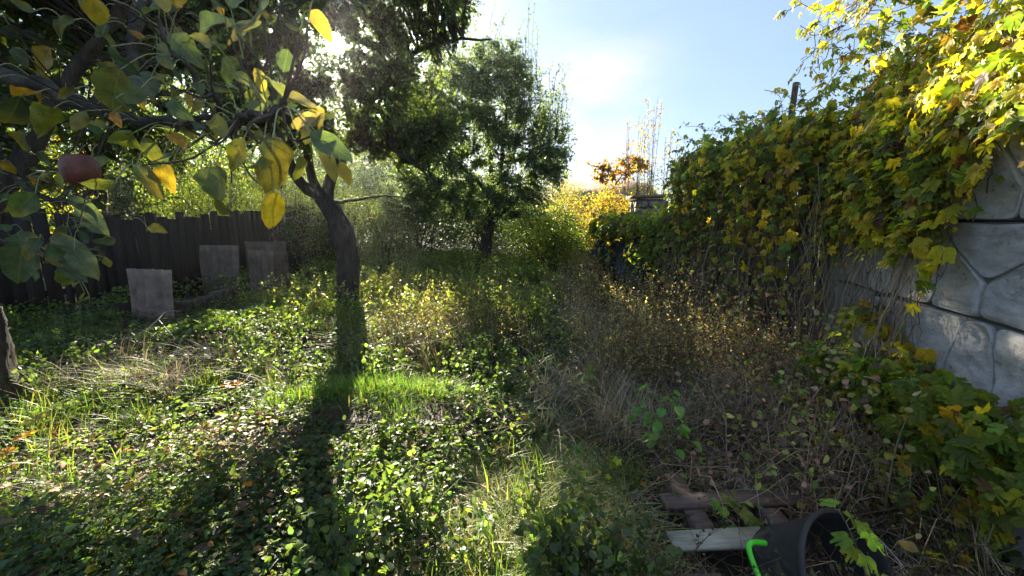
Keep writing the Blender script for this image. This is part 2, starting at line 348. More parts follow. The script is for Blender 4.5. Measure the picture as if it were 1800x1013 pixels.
# ------------------------------------------------------------------ corrugated sheets
def corrugated(name, label, p0, p1, h, lean=0., waves=6, amp=.022, tint=.5, parent=None, dz=0, ragged=0., notch=False, cat='corrugated sheet', group=None):
    p0 = np.array(p0, float); p1 = np.array(p1, float); d = p1-p0; Ld = np.linalg.norm(d); d /= Ld; nrm = np.array([-d[1], d[0]])
    nu = waves*8+1; nv = 7; V = []
    for side in (0, 1):
        for j in range(nv):
            for i in range(nu):
                u = i/(nu-1); v = j/(nv-1); hh = h-ragged*abs(math.sin(u*7+1))*(v == 1)
                uu = u
                if notch and u < .2: uu = u+(.2-u)*.75*(1-v)**1.0*1.0*(u < .2)
                o = 1.7*amp*math.cos(u*waves*2*math.pi)+(.007 if side else 0)+lean*v*h+.01*math.sin(v*3+u*2)
                q = p0+d*uu*Ld+nrm*o
                V.append((q[0], q[1], v*hh+dz))
    n = nu*nv; F = []
    for j in range(nv-1):
        for i in range(nu-1):
            a = j*nu+i; F += [(a, a+1, a+nu+1, a+nu), (n+a, n+a+nu, n+a+nu+1, n+a+1)]
    for i in range(nu-1): F += [(i, n+i, n+i+1, i+1), ((nv-1)*nu+i, (nv-1)*nu+i+1, n+(nv-1)*nu+i+1, n+(nv-1)*nu+i)]
    for j in range(nv-1): F += [(j*nu, j*nu+nu, n+j*nu+nu, n+j*nu), (j*nu+nu-1, n+j*nu+nu-1, n+j*nu+2*nu-1, j*nu+2*nu-1)]
    V = np.array(V); V[:, 2] += H(p0[0], p0[1])-.04
    A = Acc(); A.add(V, np.array(F), (tint, tint*.96, tint*.93)); o = A.build(name, M_asb, parent, smooth=True)
    if parent is None: tag(o, label, cat, group)
    return o
q = lambda px, Y: at(px, 500, Y)[:2]
G = 'fibre cement sheets edging the beds'
corrugated('corrugated_sheet', 'pale grey corrugated sheet standing at the near end of the low corrugated edging', q(212, 5.75), q(292, 5.55), .78, .10, 5, .016, .56, notch=True, group=G)
corrugated('corrugated_sheet', 'reddish stained corrugated sheet standing between the pale sheet and the ribbed pair', q(345, 7.6), q(418, 7.5), .98, .10, 6, .018, .42, notch=True, group=G)
corrugated('corrugated_sheet', 'left ribbed sheet of the overlapping pair, with moss on its top edge', q(437, 7.25), q(478, 7.1), .96, .06, 5, .025, .40, group=G)
corrugated('corrugated_sheet', 'right ribbed sheet of the overlapping pair, turned away and cut on a slant', q(472, 7.02), q(511, 7.75), .98, .03, 6, .025, .34, group=G)
corrugated('corrugated_sheet', 'plain dark sheet standing half hidden behind the overlapping ribbed pair', q(433, 7.9), q(505, 7.9), 1.02, .05, 6, .02, .30, group=G)
ed = empty('bed_edging', (*q(345, 6.5), 0), 'low strip of corrugated sheet half buried as a bed edge', 'garden edging')
pts = [(290, 5.75), (330, 6.05), (372, 6.6), (415, 7.2)]
for k in range(3): corrugated('strip', None, q(*pts[k]), q(*pts[k+1]), .30, .02, 5, .03, .45-.05*k, parent=ed)
A = Acc(); a0 = at(28, 592, 5.2); a1 = at(195, 552, 5.75); box(A, ((a0[0]+a1[0])/2, (a0[1]+a1[1])/2, H(-5.6, 5.4)+.10), (1.45, .04, .2), rz=math.atan2(a1[1]-a0[1], a1[0]-a0[0]), ry=-.03, C=(.5, .48, .45))
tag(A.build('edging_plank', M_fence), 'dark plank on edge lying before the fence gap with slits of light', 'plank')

# ------------------------------------------------------------------ stump at the left edge
def bark_tube(pts, rad, k=18, sides=14, rough=.10, seed=0):
    r = np.random.default_rng(seed); P = spline(np.column_stack([pts, rad]), k); Rr = P[:, 3]; P = P[:, :3]
    A = Acc(); tubes(A, P, Rr, sides, (.5, .5, .5)); V = A.V[0].reshape(k, sides, 3)
    th = np.arange(sides)*2*math.pi/sides
    for i in range(k):
        off = 1+rough*(np.sin(3*th+seed+i*.25)+.6*np.sin(5*th-i*.4+seed*2)+r.normal(0, .45, sides)*.7)
        V[i] = P[i]+(V[i]-P[i])*off[:, None]
    A.V[0] = V.reshape(-1, 3)
    c0 = P[-1]+0; n = A.n; ring = V[-1]; A.add(np.vstack([ring, c0+[0, 0, -.01]]), np.array([(a, (a+1) % sides, sides) for a in range(sides)]), (.5, .5, .5))
    return A
st0 = at(-24, 640, 3.0)
A = bark_tube([(st0[0]-.05, 3.0, -.1), (st0[0]-.02, 3.0, .25), (st0[0]+.0, 3.0, .55), (st0[0]-.01, 3.0, .86)], [.21, .16, .145, .13], 26, 24, .085, 5)
tag(A.build('tree_stump', M_bark, smooth=True), 'rough dark stump with a pale broken top by the garden edge', 'stump')

# ------------------------------------------------------------------ trees
def attach(skel, targets, bend=.25, k=5, prefer_below=True):
    """curved twigs from the nearest skeleton point to each target"""
    skel = np.asarray(skel); out = np.empty((len(targets), k, 3)); d = ((targets[:, None]-skel[None])**2)
    cost = d.sum(2)+(np.maximum(skel[None, :, 2]-targets[:, None, 2], 0))*.6 if prefer_below else d.sum(2)
    idx = cost.argmin(1); s = skel[idx]; v = targets-s; ln = np.linalg.norm(v, axis=1)[:, None]
    off = unit(R.normal(0, 1, v.shape)+[0, 0, .8])*ln*bend
    for i in range(k):
        t = i/(k-1); out[:, i] = s+v*t+off*math.sin(math.pi*t)*(1-t*.4)+R.normal(0, 1, v.shape)*ln*.025*(0 < i < k-1)
    return out
def in_ell(n, ells, shell=.35):
    w = np.array([e[2] if len(e) > 2 else e[1][0]*e[1][1]*e[1][2] for e in ells]); w = w/w.sum(); k = R.choice(len(ells), n, p=w)
    c = np.array([e[0] for e in ells])[k]; r = np.array([e[1] for e in ells])[k]
    u = unit(R.normal(0, 1, (n, 3))); rad = R.random(n)**shell
    lump = 1+.16*fract_noise(u[:, 0]*3+k*5, u[:, 1]*3+u[:, 2]*4, 9, 2, 1.4)
    return c+u*r*(rad*lump)[:, None]
def sungap(P):
    g_ = P-[0, 0, CAMZ]; al = g_@SUN; return np.linalg.norm(g_-al[:, None]*SUN, axis=1) > .017*al+.010
def leafy(acc, tw, per, size, pal, T, droop=.5, start=.3, spread=.35, cs=.25):
    n, k, _ = tw.shape; N_ = n*per
    t = R.uniform(start, 1.05, (n, per))*(k-1); i = np.minimum(t.astype(int), k-2); f = (t-i)[..., None]
    ii = np.arange(n)[:, None]; P = tw[ii, i]*(1-f)+tw[ii, i+1]*f; ax = unit(tw[ii, i+1]-tw[ii, i])
    D_ = ax*.6+unit(R.normal(0, 1, (n, per, 3)))*1.0+np.array([0, 0, -droop])
    P = P+unit(R.normal(0, 1, P.shape))*size*spread*R.random((n, per, 1))*2
    Nn = unit(R.normal(0, 1, (n, per, 3))*.55+np.array([0, 0, 1.]))
    tone = np.repeat(np.exp(R.normal(0, cs, (n, 1))), per, 0)
    P = P.reshape(-1, 3); k_ = sungap(P); place(acc, T, P[k_], D_.reshape(-1, 3)[k_], Nn.reshape(-1, 3)[k_], size*R.uniform(.65, 1.2, k_.sum()), (cvar(pal, N_, .18, .08)*tone)[k_])
def tree(name, label, base, trunk, trad, limbs, ells, nsub, ntwig, per, size, pal, T=T2, droop=.5, extra=None, seed=0, shell=.45, group=None, zmin=None, tmat=None, holes=0, twr=.006):
    root = empty(name, base, label, 'tree', group); b = np.array(base, float)
    bark_tube(trunk, trad, 34, 22, .11, seed+1).build('trunk', M_bark, root, smooth=True)
    sk = [spline(trunk, 12)[6:]]
    for pts, r0, r1 in limbs:
        k = 12; P = spline(pts, k); P[1:] += R.normal(0, .012, (k-1, 3))
        A = Acc(); tubes(A, P, np.linspace(r0, r1, k), 8, (.5,)*3); A.build('limb', M_bark, root, smooth=True); sk.append(spline(pts, 16)[3:])
    sk = np.concatenate(sk)
    tg = in_ell(nsub, ells, .6); sub = attach(sk, tg, .18, 8)
    A = Acc(); tubes(A, sub, np.linspace(.022, .007, 8)[None].repeat(nsub, 0), 5, (.5,)*3)
    sk2 = np.concatenate([sk, sub[:, 2:].reshape(-1, 3)])
    tg = in_ell(ntwig, ells, shell)
    if holes: 
        tg = tg[fract_noise(tg[:, 0]*1.1, tg[:, 2]*1.1+tg[:, 1]*.5, seed+20, 3, 2.2) > -holes]
    if zmin is not None: tg = tg[tg[:, 2] > zmin]
    g_ = tg-[0, 0, CAMZ]; al = g_@SUN; tg = tg[(np.linalg.norm(g_-al[:, None]*SUN, axis=1) > .17) | (R.random(len(tg)) < .12)]      # the thin spot of the crowns where the sun comes through
    tw = []
    for c in np.array_split(tg, max(1, len(tg)//400)): tw.append(attach(sk2, c, .22, 5, False))
    tw = np.concatenate(tw)
    ln = np.linalg.norm(tw[:, -1]-tw[:, 0], axis=1); 
    tubes(A, tw, np.linspace(1, .35, 5)[None]*np.full((len(tw), 1), twr), 3, (.5,)*3)
    A.build('branch', M_twig, root)
    L_ = Acc()
    # leaves sit on the outer stretch of each twig
    tw2 = tw.copy(); keep = np.minimum(1, .55/np.maximum(ln, .01)); 
    for i in range(4): tw2[:, i] = tw[:, 4]+(tw[:, i]-tw[:, 4])*keep[:, None]
    leafy(L_, tw2, per, size, pal, T, droop, 0)
    if extra is not None:
        leafy(L_, extra, 34, size*.95, pal, T, .1, .0, spread=.5); 
        B = Acc(); tubes(B, extra, np.linspace(.008, .002, extra.shape[1])[None].repeat(len(extra), 0), 3, (.5,)*3); B.build('shoot', M_twig, root)['kind'] = 'stuff'
    L_.build('crown', M_leaf, root)
    return root
DG = [(.055, .088, .034), (.068, .105, .036), (.046, .074, .034), (.09, .12, .04)]
YG = [(.12, .15, .025), (.09, .13, .025), (.16, .16, .025), (.07, .11, .025)]
# the old apple tree whose trunk stands in the middle of the left half
TB = at(606, 500, 6.3); TB[2] = H(TB[0], TB[1])
tr = [(TB[0]-.0, 6.3, -.1), at(610, 500, 6.3), at(610, 450, 6.3), at(603, 410, 6.32), at(585, 370, 6.35), at(560, 338, 6.4)]
tree('apple_tree', 'old apple tree with a thick curved dark trunk', TB, tr, [.20, .165, .165, .165, .14, .12],
     [([at(572, 350, 6.38), at(530, 325, 6.3), at(505, 280, 6.1), at(470, 200, 5.9), at(430, 90, 5.7)], .10, .03),
      ([at(575, 352, 6.38), at(588, 300, 6.5), at(615, 250, 6.7), at(650, 180, 6.8), at(700, 120, 6.8)], .10, .03),
      ([at(560, 340, 6.4), at(545, 300, 6.5), at(535, 200, 6.6), at(520, 80, 6.6), at(500, -60, 6.6)], .08, .03),
      ([at(620, 245, 6.7), at(660, 250, 6.4), at(720, 280, 6.2), at(770, 330, 6.2)], .045, .012),
      ([at(650, 180, 6.8), at(720, 100, 6.6), at(800, 70, 6.4), at(860, 70, 6.2)], .05, .012),
      ([at(575, 356, 6.36), at(620, 352, 6.4), at(680, 345, 6.9), at(740, 352, 7.2)], .03, .008), ([at(720, 280, 6.2), at(740, 290, 6.8), at(770, 320, 7.3)], .02, .008)],
     [((-3.2, 6.1, 4.2), (1.5, 1.3, 1.3)), ((-2.0, 6.5, 4.5), (1.35, 1.3, 1.5)), ((-1.25, 6.4, 4.9), (.95, 1.0, .85)), ((-1.9, 6.2, 3.3), (.95, .9, .75)),
      ((-2.6, 6.4, 5.6), (1.7, 1.4, 1.0)), ((-1.2, 6.2, 2.9), (.6, .6, .5), .45), ((-.85, 6.2, 5.4), (.6, .7, .8), .7), ((-3.6, 6.2, 3.0), (.8, .7, .55), .8), ((-2.5, 6.3, 2.75), (.7, .6, .4), .4), ((-1.85, 7.3, 2.95), (.85, .7, .5), .9)], 130, 7600, 15, .062, DG+[(.08,.11,.03)], T2, .55, holes=.8, seed=2)
# second tree, rounder, with upright shoots
KP = 1.26
def far(c, r, *w_): return (tuple((c[0]*KP, c[1]*KP, CAMZ+(c[2]-CAMZ)*KP)), tuple(v_*KP for v_ in r), *w_)
YP = 12.0; b2 = at(852, 462, YP); b2[2] = H(b2[0], b2[1])
sh = []
for _ in range(190):
    x0 = R.uniform(-2.9, 1.5); z0 = 5.55-.62*abs(x0+.35)**1.3+R.normal(0, .25); y0 = 11.8+R.normal(0, .5)
    hgt = R.uniform(.4, 1.0)*R.uniform(.5, 1.2); sh.append(spline([(x0, y0, z0-.5), (x0+R.normal(0, .06), y0, z0+hgt*.3), (x0+R.normal(0, .16), y0+R.normal(0, .1), z0+hgt)], 6))
for dx in (.35, .42, .52, .66): sh.append(spline([(dx, 11.8, 5.4), (dx+.03, 11.8, 6.3), (dx+R.normal(.1, .06), 11.8, 7.2+R.uniform(-.5, .15))], 6))
tree('pear_tree', 'broad rounded grey-green pear tree with upright shoots on top, beyond the curved apple trunk', b2,
     [(b2[0], YP, -.1), at(853, 440, YP), at(862, 390, YP), at(866, 345, YP)], [.22, .17, .15, .13],
     [([at(864, 350, YP), at(840, 320, 11.9), at(800, 280, 11.7), at(770, 220, 11.5)], .08, .02), ([at(866, 350, YP), at(880, 290, 11.9), at(890, 200, 11.8), at(900, 120, 11.7)], .09, .02),
      ([at(862, 380, YP), at(890, 370, 11.8), at(930, 320, 11.7), at(950, 260, 11.7)], .07, .02), ([at(866, 345, YP), at(860, 260, 12.2), at(850, 160, 12.2)], .08, .02),
      ([at(860, 360, YP), at(810, 350, 11.7), at(740, 330, 11.4), at(700, 300, 11.2)], .06, .02)],
     [far((-.55, 9.4, 3.9), (1.5, 1.2, 1.35)), far((.35, 9.3, 3.2), (1.1, 1.0, .9)), far((-1.7, 9.2, 3.0), (1.2, 1.0, 1.1)), far((-.35, 9.5, 4.75), (.95, .9, .75)), far((-1.3, 9.3, 4.3), (1.0, .9, .8)), far((-1.9, 9.2, 3.9), (.8, .8, .8)), far((-2.2, 9.3, 3.7), (1.0, 1.0, .9)),
      far((.8, 9.2, 2.75), (.55, .6, .5), 1.), far((-1.0, 9.2, 2.1), (1.3, .9, .8), 2.6), far((.3, 9.2, 2.1), (1.0, .8, .6), 1.6), far((-2.2, 9.2, 2.0), (.9, .8, .7), 1.5)],
     150, 9000, 16, .068, [(.10, .145, .08), (.115, .16, .085), (.085, .13, .07)], T2, .3, extra=np.array(sh), seed=4)
# tall trees behind the left fence
tree('walnut_tree', 'tall dark leafy tree behind the left fence, filling the upper left beside the sun', (-9.2, 8.9, H(-9.2, 8.9)),
     [(-9.2, 8.9, -.1), (-9.1, 8.9, 1.3), (-8.9, 8.8, 2.4)], [.2, .16, .13], [([(-8.9, 8.8, 2.4), (-7.2, 8.5, 4.4), (-5, 8.3, 5)], .09, .03), ([(-8.9, 8.8, 2.4), (-8.7, 8.2, 4.3), (-8.2, 8, 5.4)], .09, .03), ([(-8.9, 8.8, 2.4), (-8, 8.6, 4.9), (-6.2, 8.6, 6)], .09, .03)],
     [((-5.7, 8.5, 4.6), (1.6, 1.3, 1.6)), ((-7.8, 7.8, 4.6), (1.9, 1.4, 1.8)), ((-6.6, 8.2, 5.9), (2.0, 1.4, 1.3)), ((-9.6, 7.2, 4.2), (1.8, 1.4, 2.0)), ((-5.6, 9.3, 3.9), (1.2, .9, .7), 1.2), ((-7.7, 8.8, 3.2), (1.3, .9, .9), 2.)], 90, 5600, 15, .09, DG, T2, .5, holes=.9, seed=8, shell=.5)

# ------------------------------------------------------------------ shrubs
def bush(name, label, c, r, ncl, per, size, pal, cat='shrub', group=None, T=T2, nst=14, up=0., bare=0., flat=.35):
    c = np.array(c, float); r = np.array(r, float); z0 = H(c[0], c[1]); root = empty(name, (c[0], c[1], z0), label, cat, group)
    cc = np.array([c[0], c[1], z0+r[2]*.95]); tg = in_ell(ncl, [(cc, r)], .5); tg[:, 2] = np.maximum(tg[:, 2], z0+.05+R.random(ncl)*.2)
    A = Acc(); tips = in_ell(nst, [(cc+[0, 0, r[2]*.3], r*.9)], .5); b0 = np.column_stack([c[0]+R.normal(0, r[0]*.15, nst), c[1]+R.normal(0, .1, nst), np.full(nst, z0-.05)])
    k = 6; t = np.linspace(0, 1, k)[None, :, None]; P = b0[:, None]*(1-t)+tips[:, None]*t; P[:, 1:-1, :2] += R.normal(0, .05, (nst, k-2, 2))*r[0]
    tubes(A, P, np.linspace(.018, .004, k)[None].repeat(nst, 0), 4, (.5,)*3); A.build('stem', M_twig, root)
    L_ = Acc(); n = ncl*per; base = np.repeat(tg, per, 0); off = R.normal(0, 1, (n, 3))*np.array([.11, .11, .09])*(1+up)
    tone = np.repeat(np.exp(R.normal(0, .28, (ncl, 1))), per, 0)
    D_ = unit(off+R.normal(0, .08, (n, 3)))+[0, 0, -.3]; Nn = unit(R.normal(0, 1, (n, 3))*.6+[0, 0, 1])
    place(L_, T, base+off, D_, Nn, size*R.uniform(.6, 1.25, n), cvar(pal, n, .2, .1)*tone)
    L_.build('foliage', M_leaf, root)['kind'] = 'stuff'
    return root
BR = [(.11, .16, .02), (.09, .13, .02), (.14, .16, .02), (.06, .10, .02)]
AU = [(.30, .22, .03), (.22, .20, .03), (.32, .16, .03), (.14, .15, .03)]
g = 'sunlit shrubs behind the board fence'
bush('shrub', 'bright yellow-green shrub showing over the fence top above the reddish sheet', (-7.3, 9.6), (1.5, 1.0, 1.65), 750, 18, .05, BR, group=g)
bush('shrub', 'yellow-green shrub right behind the ribbed pair of sheets, seen over the fence', (-5.9, 10.6), (1.1, .9, 1.5), 600, 18, .05, BR, group=g)
bush('shrub', 'bright leafy shrub seen to the left of the curved apple trunk above the fence end', (-4.7, 10.9), (1.0, .8, 1.5), 480, 18, .05, BR, group=g)
bush('shrub', 'orange-tinged shrub seen at the far left over the fence', (-9.4, 7.6), (1.5, .9, 2.1), 800, 18, .055, BR+AU[:2], group=g)
bush('shrub', 'sunlit shrub glimpsed through the slits of the fence gap', (-8.6, 6.0), (1.0, .8, 1.2), 260, 16, .055, BR, group=g)
g = 'shrubs closing the far end of the garden'
bush('shrub', 'sunlit shrub immediately right of the curved apple trunk, at the far end', (-3.6, 11.6), (.9, .8, 1.25), 360, 20, .05, BR, group=g)
bush('shrub', 'dark green shrub under the plum tree at the far end', (-2.8, 12.4), (1.4, .9, 1.5), 380, 20, .055, DG+YG[3:], group=g)
bush('shrub', 'dark low shrub behind the thin trunk of the rounded pear tree', (-.9, 13.0), (1.5, .9, 1.45), 380, 20, .055, DG, group=g)
bush('shrub', 'bright yellow-green shrub between the pear tree and the black sheet on the fence', (1.15, 10.9), (.95, .8, .85), 420, 20, .06, BR, group=g)
bush('shrub', 'green shrub with pale stems behind the pear tree, on the right of its trunk', (.7, 13.2), (1.2, .9, 1.25), 380, 20, .055, BR+DG[:2], group=g)
bush('shrub', 'olive shrub at the far end, right of the pear crown, below the clouds', (1.9, 14.2), (1.3, .9, 1.35), 420, 20, .055, [(.12, .14, .03), (.16, .14, .03), (.09, .11, .03)], group=g)
g = 'autumn shrubs beyond the low fence'
bush('shrub', 'golden yellow shrub beyond the black sheet, left of the stone pillar', (2.9, 12.2), (1.0, .8, 1.25), 420, 20, .055, AU, group=g)
bush('shrub', 'rust coloured shrub below the clouds, beyond the bright yellow-green one', (2.0, 17.0), (1.2, .8, 1.7), 420, 20, .06, [(.28, .16, .05), (.2, .13, .05), (.22, .17, .04)], group=g)
bush('shrub', 'yellowing shrub just behind the stone pillar', (4.4, 12.5), (1.2, .8, 1.5), 420, 20, .055, AU+BR[:2], group=g)
bush('shrub', 'green shrub rising over the vine-covered fence right of the pillar', (4.3, 9.5), (.9, .8, 1.5), 380, 18, .045, [(.09, .12, .04), (.12, .15, .04)], group=g)
bush('shrub', 'dull green shrub behind the boards under the rusty posts', (4.4, 7.2), (1.1, .9, 1.15), 300, 18, .05, [(.08, .11, .04)], group=g)
bush('shrub', 'grey-green fine-leaved bush rising behind the wall against the sky', (3.95, 4.6), (.75, .7, 1.75), 700, 20, .032, [(.07, .09, .04), (.10, .12, .04)], group=g)
# small rusty-leaved tree by the pillar and bare-stemmed saplings
tree('rowan_tree', 'small tree with rusty gold leaves just left of the stone pillar', (3.1, 13.8, H(3.1, 13.8)), [(3.1, 13.8, -.1), (3.15, 13.8, 1.3), (3.25, 13.8, 2.3)], [.06, .05, .04],
     [([(3.25, 13.8, 2.3), (3.6, 13.8, 2.9), (4, 13.8, 3.3)], .03, .01), ([(3.25, 13.8, 2.3), (3.1, 13.8, 2.9), (2.9, 13.8, 3.3)], .03, .01)],
     [((3.5, 13.8, 3.15), (.95, .6, .5)), ((4.2, 13.8, 3.4), (.6, .5, .4)), ((2.95, 13.8, 2.9), (.45, .4, .3))], 20, 170, 18, .09, [(.26, .13, .04), (.30, .20, .04), (.16, .12, .04)], T2, .5, seed=11)
spec = [(1128, 12.2, 205, [(.36, .28, .04)], 'sapling with a clear yellow tuft on its tall bare stem, left of the tallest one'), (1143, 12.6, 225, [(.24, .18, .05)], 'slim sapling between the yellow-tufted one and the tallest one'),
        (1158, 12.4, 175, [(.28, .15, .07), (.22, .14, .07)], 'tallest bare-stemmed sapling with brownish pink leaves against the sky'), (1104, 13.4, 213, [(.20, .10, .06)], 'bare-stemmed sapling with dull red-brown leaves, left of the whole row'),
        (1183, 12.0, 225, [(.30, .24, .06), (.2, .18, .05)], 'sapling with sparse yellow leaves, right of the tallest one'), (1200, 11.4, 255, [(.12, .14, .05)], 'short green sapling nearest the vine-covered fence')]
for px, Yd, top, pal, lab in spec:
    tp = at(px, top, Yd); b = np.array([tp[0]-.1, Yd, 0]); root = empty('sapling', b, lab, 'sapling', 'bare-stemmed saplings against the sky beyond the pillar')
    ns = 4; P = []
    for q_ in range(ns):
        e = tp+[R.normal(0, .16)*(q_ > 0), R.normal(0, .15), -abs(R.normal(0, .3))*(q_ > 0)]; P.append(spline([b, b*.5+e*.5+[R.normal(0, .06), 0, 0], e], 9))
    P = np.array(P); A = Acc(); tubes(A, P, np.linspace(.016, .004, 9)[None].repeat(ns, 0), 4, (.5,)*3); A.build('stem', M_twig, root)
    side = []
    for q_ in range(ns):
        for f in R.uniform(.55, .98, 5):
            a = spline(P[q_], 40)[int(f*39)]; side.append(spline([a, a+[R.normal(0, .09), R.normal(0, .09), .1], a+[R.normal(0, .15), R.normal(0, .15), .16]], 4))
    side = np.array(side); A = Acc(); tubes(A, side, np.linspace(.005, .002, 4)[None].repeat(len(side), 0), 3, (.5,)*3); A.build('twig', M_twig, root)['kind'] = 'stuff'
    L_ = Acc(); leafy(L_, side, 5, .07, pal, T2, .8, .2); leafy(L_, P[:, -3:], 14, .07, pal, T2, .8, .2)
    L_.build('foliage', M_leaf, root)['kind'] = 'stuff'
nz1_ = lambda x, y, s_, f: .5+.5*np.clip(fract_noise(x, y, s_, 3, f), -1, 1)
M_far = leaf_mat('leaf_far', trans=.3, gain=(2., 2.2, .8))
# far wood
L_ = Acc(); n = 42000; ang = R.uniform(-1.25, 1.2, n); dist = R.uniform(24, 34, n); x = np.sin(ang)*dist; y = np.cos(ang)*dist
top = 2.1+1.5*np.abs(fract_noise(ang*9, dist*.1, 5, 4, 1.2))+4.2*sstep(-.10, -.3, ang)+1.2*sstep(.06, -.08, ang); z = R.random(n)**.8*top
place(L_, T2, np.column_stack([x, y, z]), R.normal(0, 1, (n, 3)), unit(R.normal(0, .6, (n, 3))+[0, 0, 1]), R.uniform(.16, .36, n), cvar(BR+DG+AU[1:2], n, .3, .1)*np.exp(.3*fract_noise(x, z*2, 6, 2, 1.5))[:, None])
tag(L_.build('far_woods', M_far), 'hazy far belt of trees closing the view', kind='stuff')
# shady thicket at the far end of the garden
L_ = Acc(); n = 52000; x = R.uniform(-9, 5.5, n); y = R.uniform(14, 17.5, n); top = (2.5-1.1*sstep(-.5, 1.5, x)+.5*sstep(-3, -5, x))*(.75+.5*nz1_(x, y, 91, .9)); z = .25+R.random(n)**.9*top
place(L_, T2, np.column_stack([x, y, z]), R.normal(0, 1, (n, 3)), unit(R.normal(0, .6, (n, 3))+[0, 0, 1]), R.uniform(.06, .12, n), cvar([(.05, .08, .03), (.06, .095, .03), (.08, .11, .03)], n, .25, .1)*np.exp(.35*fract_noise(x*1.2, z*2+y, 92, 3, 1.8))[:, None])
tag(L_.build('thicket', M_far), 'shady green thicket closing the far end of the garden', kind='stuff')
for px_, Yb, rx_, hz_, lab in ((60, 15.5, 3.4, 2.2, 'broad backdrop tree furthest to the left, above the fence gap'), (215, 17, 2.6, 2.5, 'backdrop tree over the fence, above the pale grey sheet'), (330, 18, 2.6, 2.7, 'backdrop tree over the fence, above the reddish sheet'),
                            (450, 18.5, 2.6, 2.6, 'backdrop tree behind the ribbed pair of sheets, left of the curved trunk'), (560, 19.5, 2.6, 2.7, 'backdrop tree right behind the curved apple trunk'), (680, 20.5, 2.8, 2.7, 'backdrop tree between the curved trunk and the pear tree')):
    bush('backdrop_tree', lab, at(px_, 400, Yb)[:2], (rx_, 1.3, hz_), 900, 22, .12, [(.055, .09, .03), (.07, .11, .03), (.09, .13, .03)], 'tree', 'trees beyond the garden, behind the fence', nst=18)
# distant shed with a low grey roof
sh_ = empty('shed', (5.0, 22, H(5, 22)), 'low distant shed with a grey roof among the autumn shrubs', 'shed')
A = Acc(); box(A, (5.0, 22, 1.25), (4.2, 3, 2.5), C=(.5,)*3); A.build('wall', M_board, sh_)
A = Acc(); box(A, (5.0, 21.1, 2.95), (4.8, 2.1, .08), rx=.5, C=(.6,)*3); box(A, (5.0, 22.9, 2.95), (4.8, 2.1, .08), rx=-.5, C=(.6,)*3); A.build('roof', M_asb, sh_)

# ------------------------------------------------------------------ stone wall on the right
W0 = np.array([1.62, -.95]); W1 = np.array([2.84, 3.42]); wd_ = W1-W0; WL = np.linalg.norm(wd_); wd_ = wd_/WL; wn = np.array([-wd_[1], wd_[0]])   # wn faces the garden
def wp(s, z, off=0): q_ = W0+wd_*s+wn*off; return np.array([q_[0], q_[1], z])
wall = empty('stone_wall', (*((W0+W1)/2), 0), 'grey cast wall with a relief of large flat stones, hop vine over its top', 'wall')
def slab(acc, s0, s1, z0, z1, o0, o1, C=None):
    v = np.array([wp(s, z, o) for s in (s0, s1) for z in (z0, z1) for o in (o0, o1)])
    acc.add(v, np.array([(0, 1, 3, 2), (4, 6, 7, 5), (0, 4, 5, 1), (2, 3, 7, 6), (0, 2, 6, 4), (1, 5, 7, 3)]), C)
rows = [(-.1, .53), (.53, 1.03), (1.03, 1.54), (1.54, 2.06)]
for z0, z1 in rows:
    for s0, s1 in ((0, WL/2), (WL/2+.004, WL)):
        A = Acc(); slab(A, s0, s1, z0+.004, z1-.004, -.05, 0); A.build('panel', M_mortar, wall)
A = Acc(); slab(A, 0, WL, -.1, 2.05, -.09, -.056); A.build('backing', M_mortar, wall)
A = Acc(); slab(A, -.02, WL+.02, 2.062, 2.11, -.07, .03, (.35,)*3); A.build('coping', M_stone, wall)
def clip(poly, nx_, ny_, d):
    out_ = []
    for i in range(len(poly)):
        a, b = poly[i], poly[(i+1) % len(poly)]; da = a[0]*nx_+a[1]*ny_-d; db = b[0]*nx_+b[1]*ny_-d
        if da <= 0: out_.append(a)
        if da*db < 0: t = da/(da-db); out_.append((a[0]+(b[0]-a[0])*t, a[1]+(b[1]-a[1])*t))
    return out_
sr = np.random.default_rng(21)
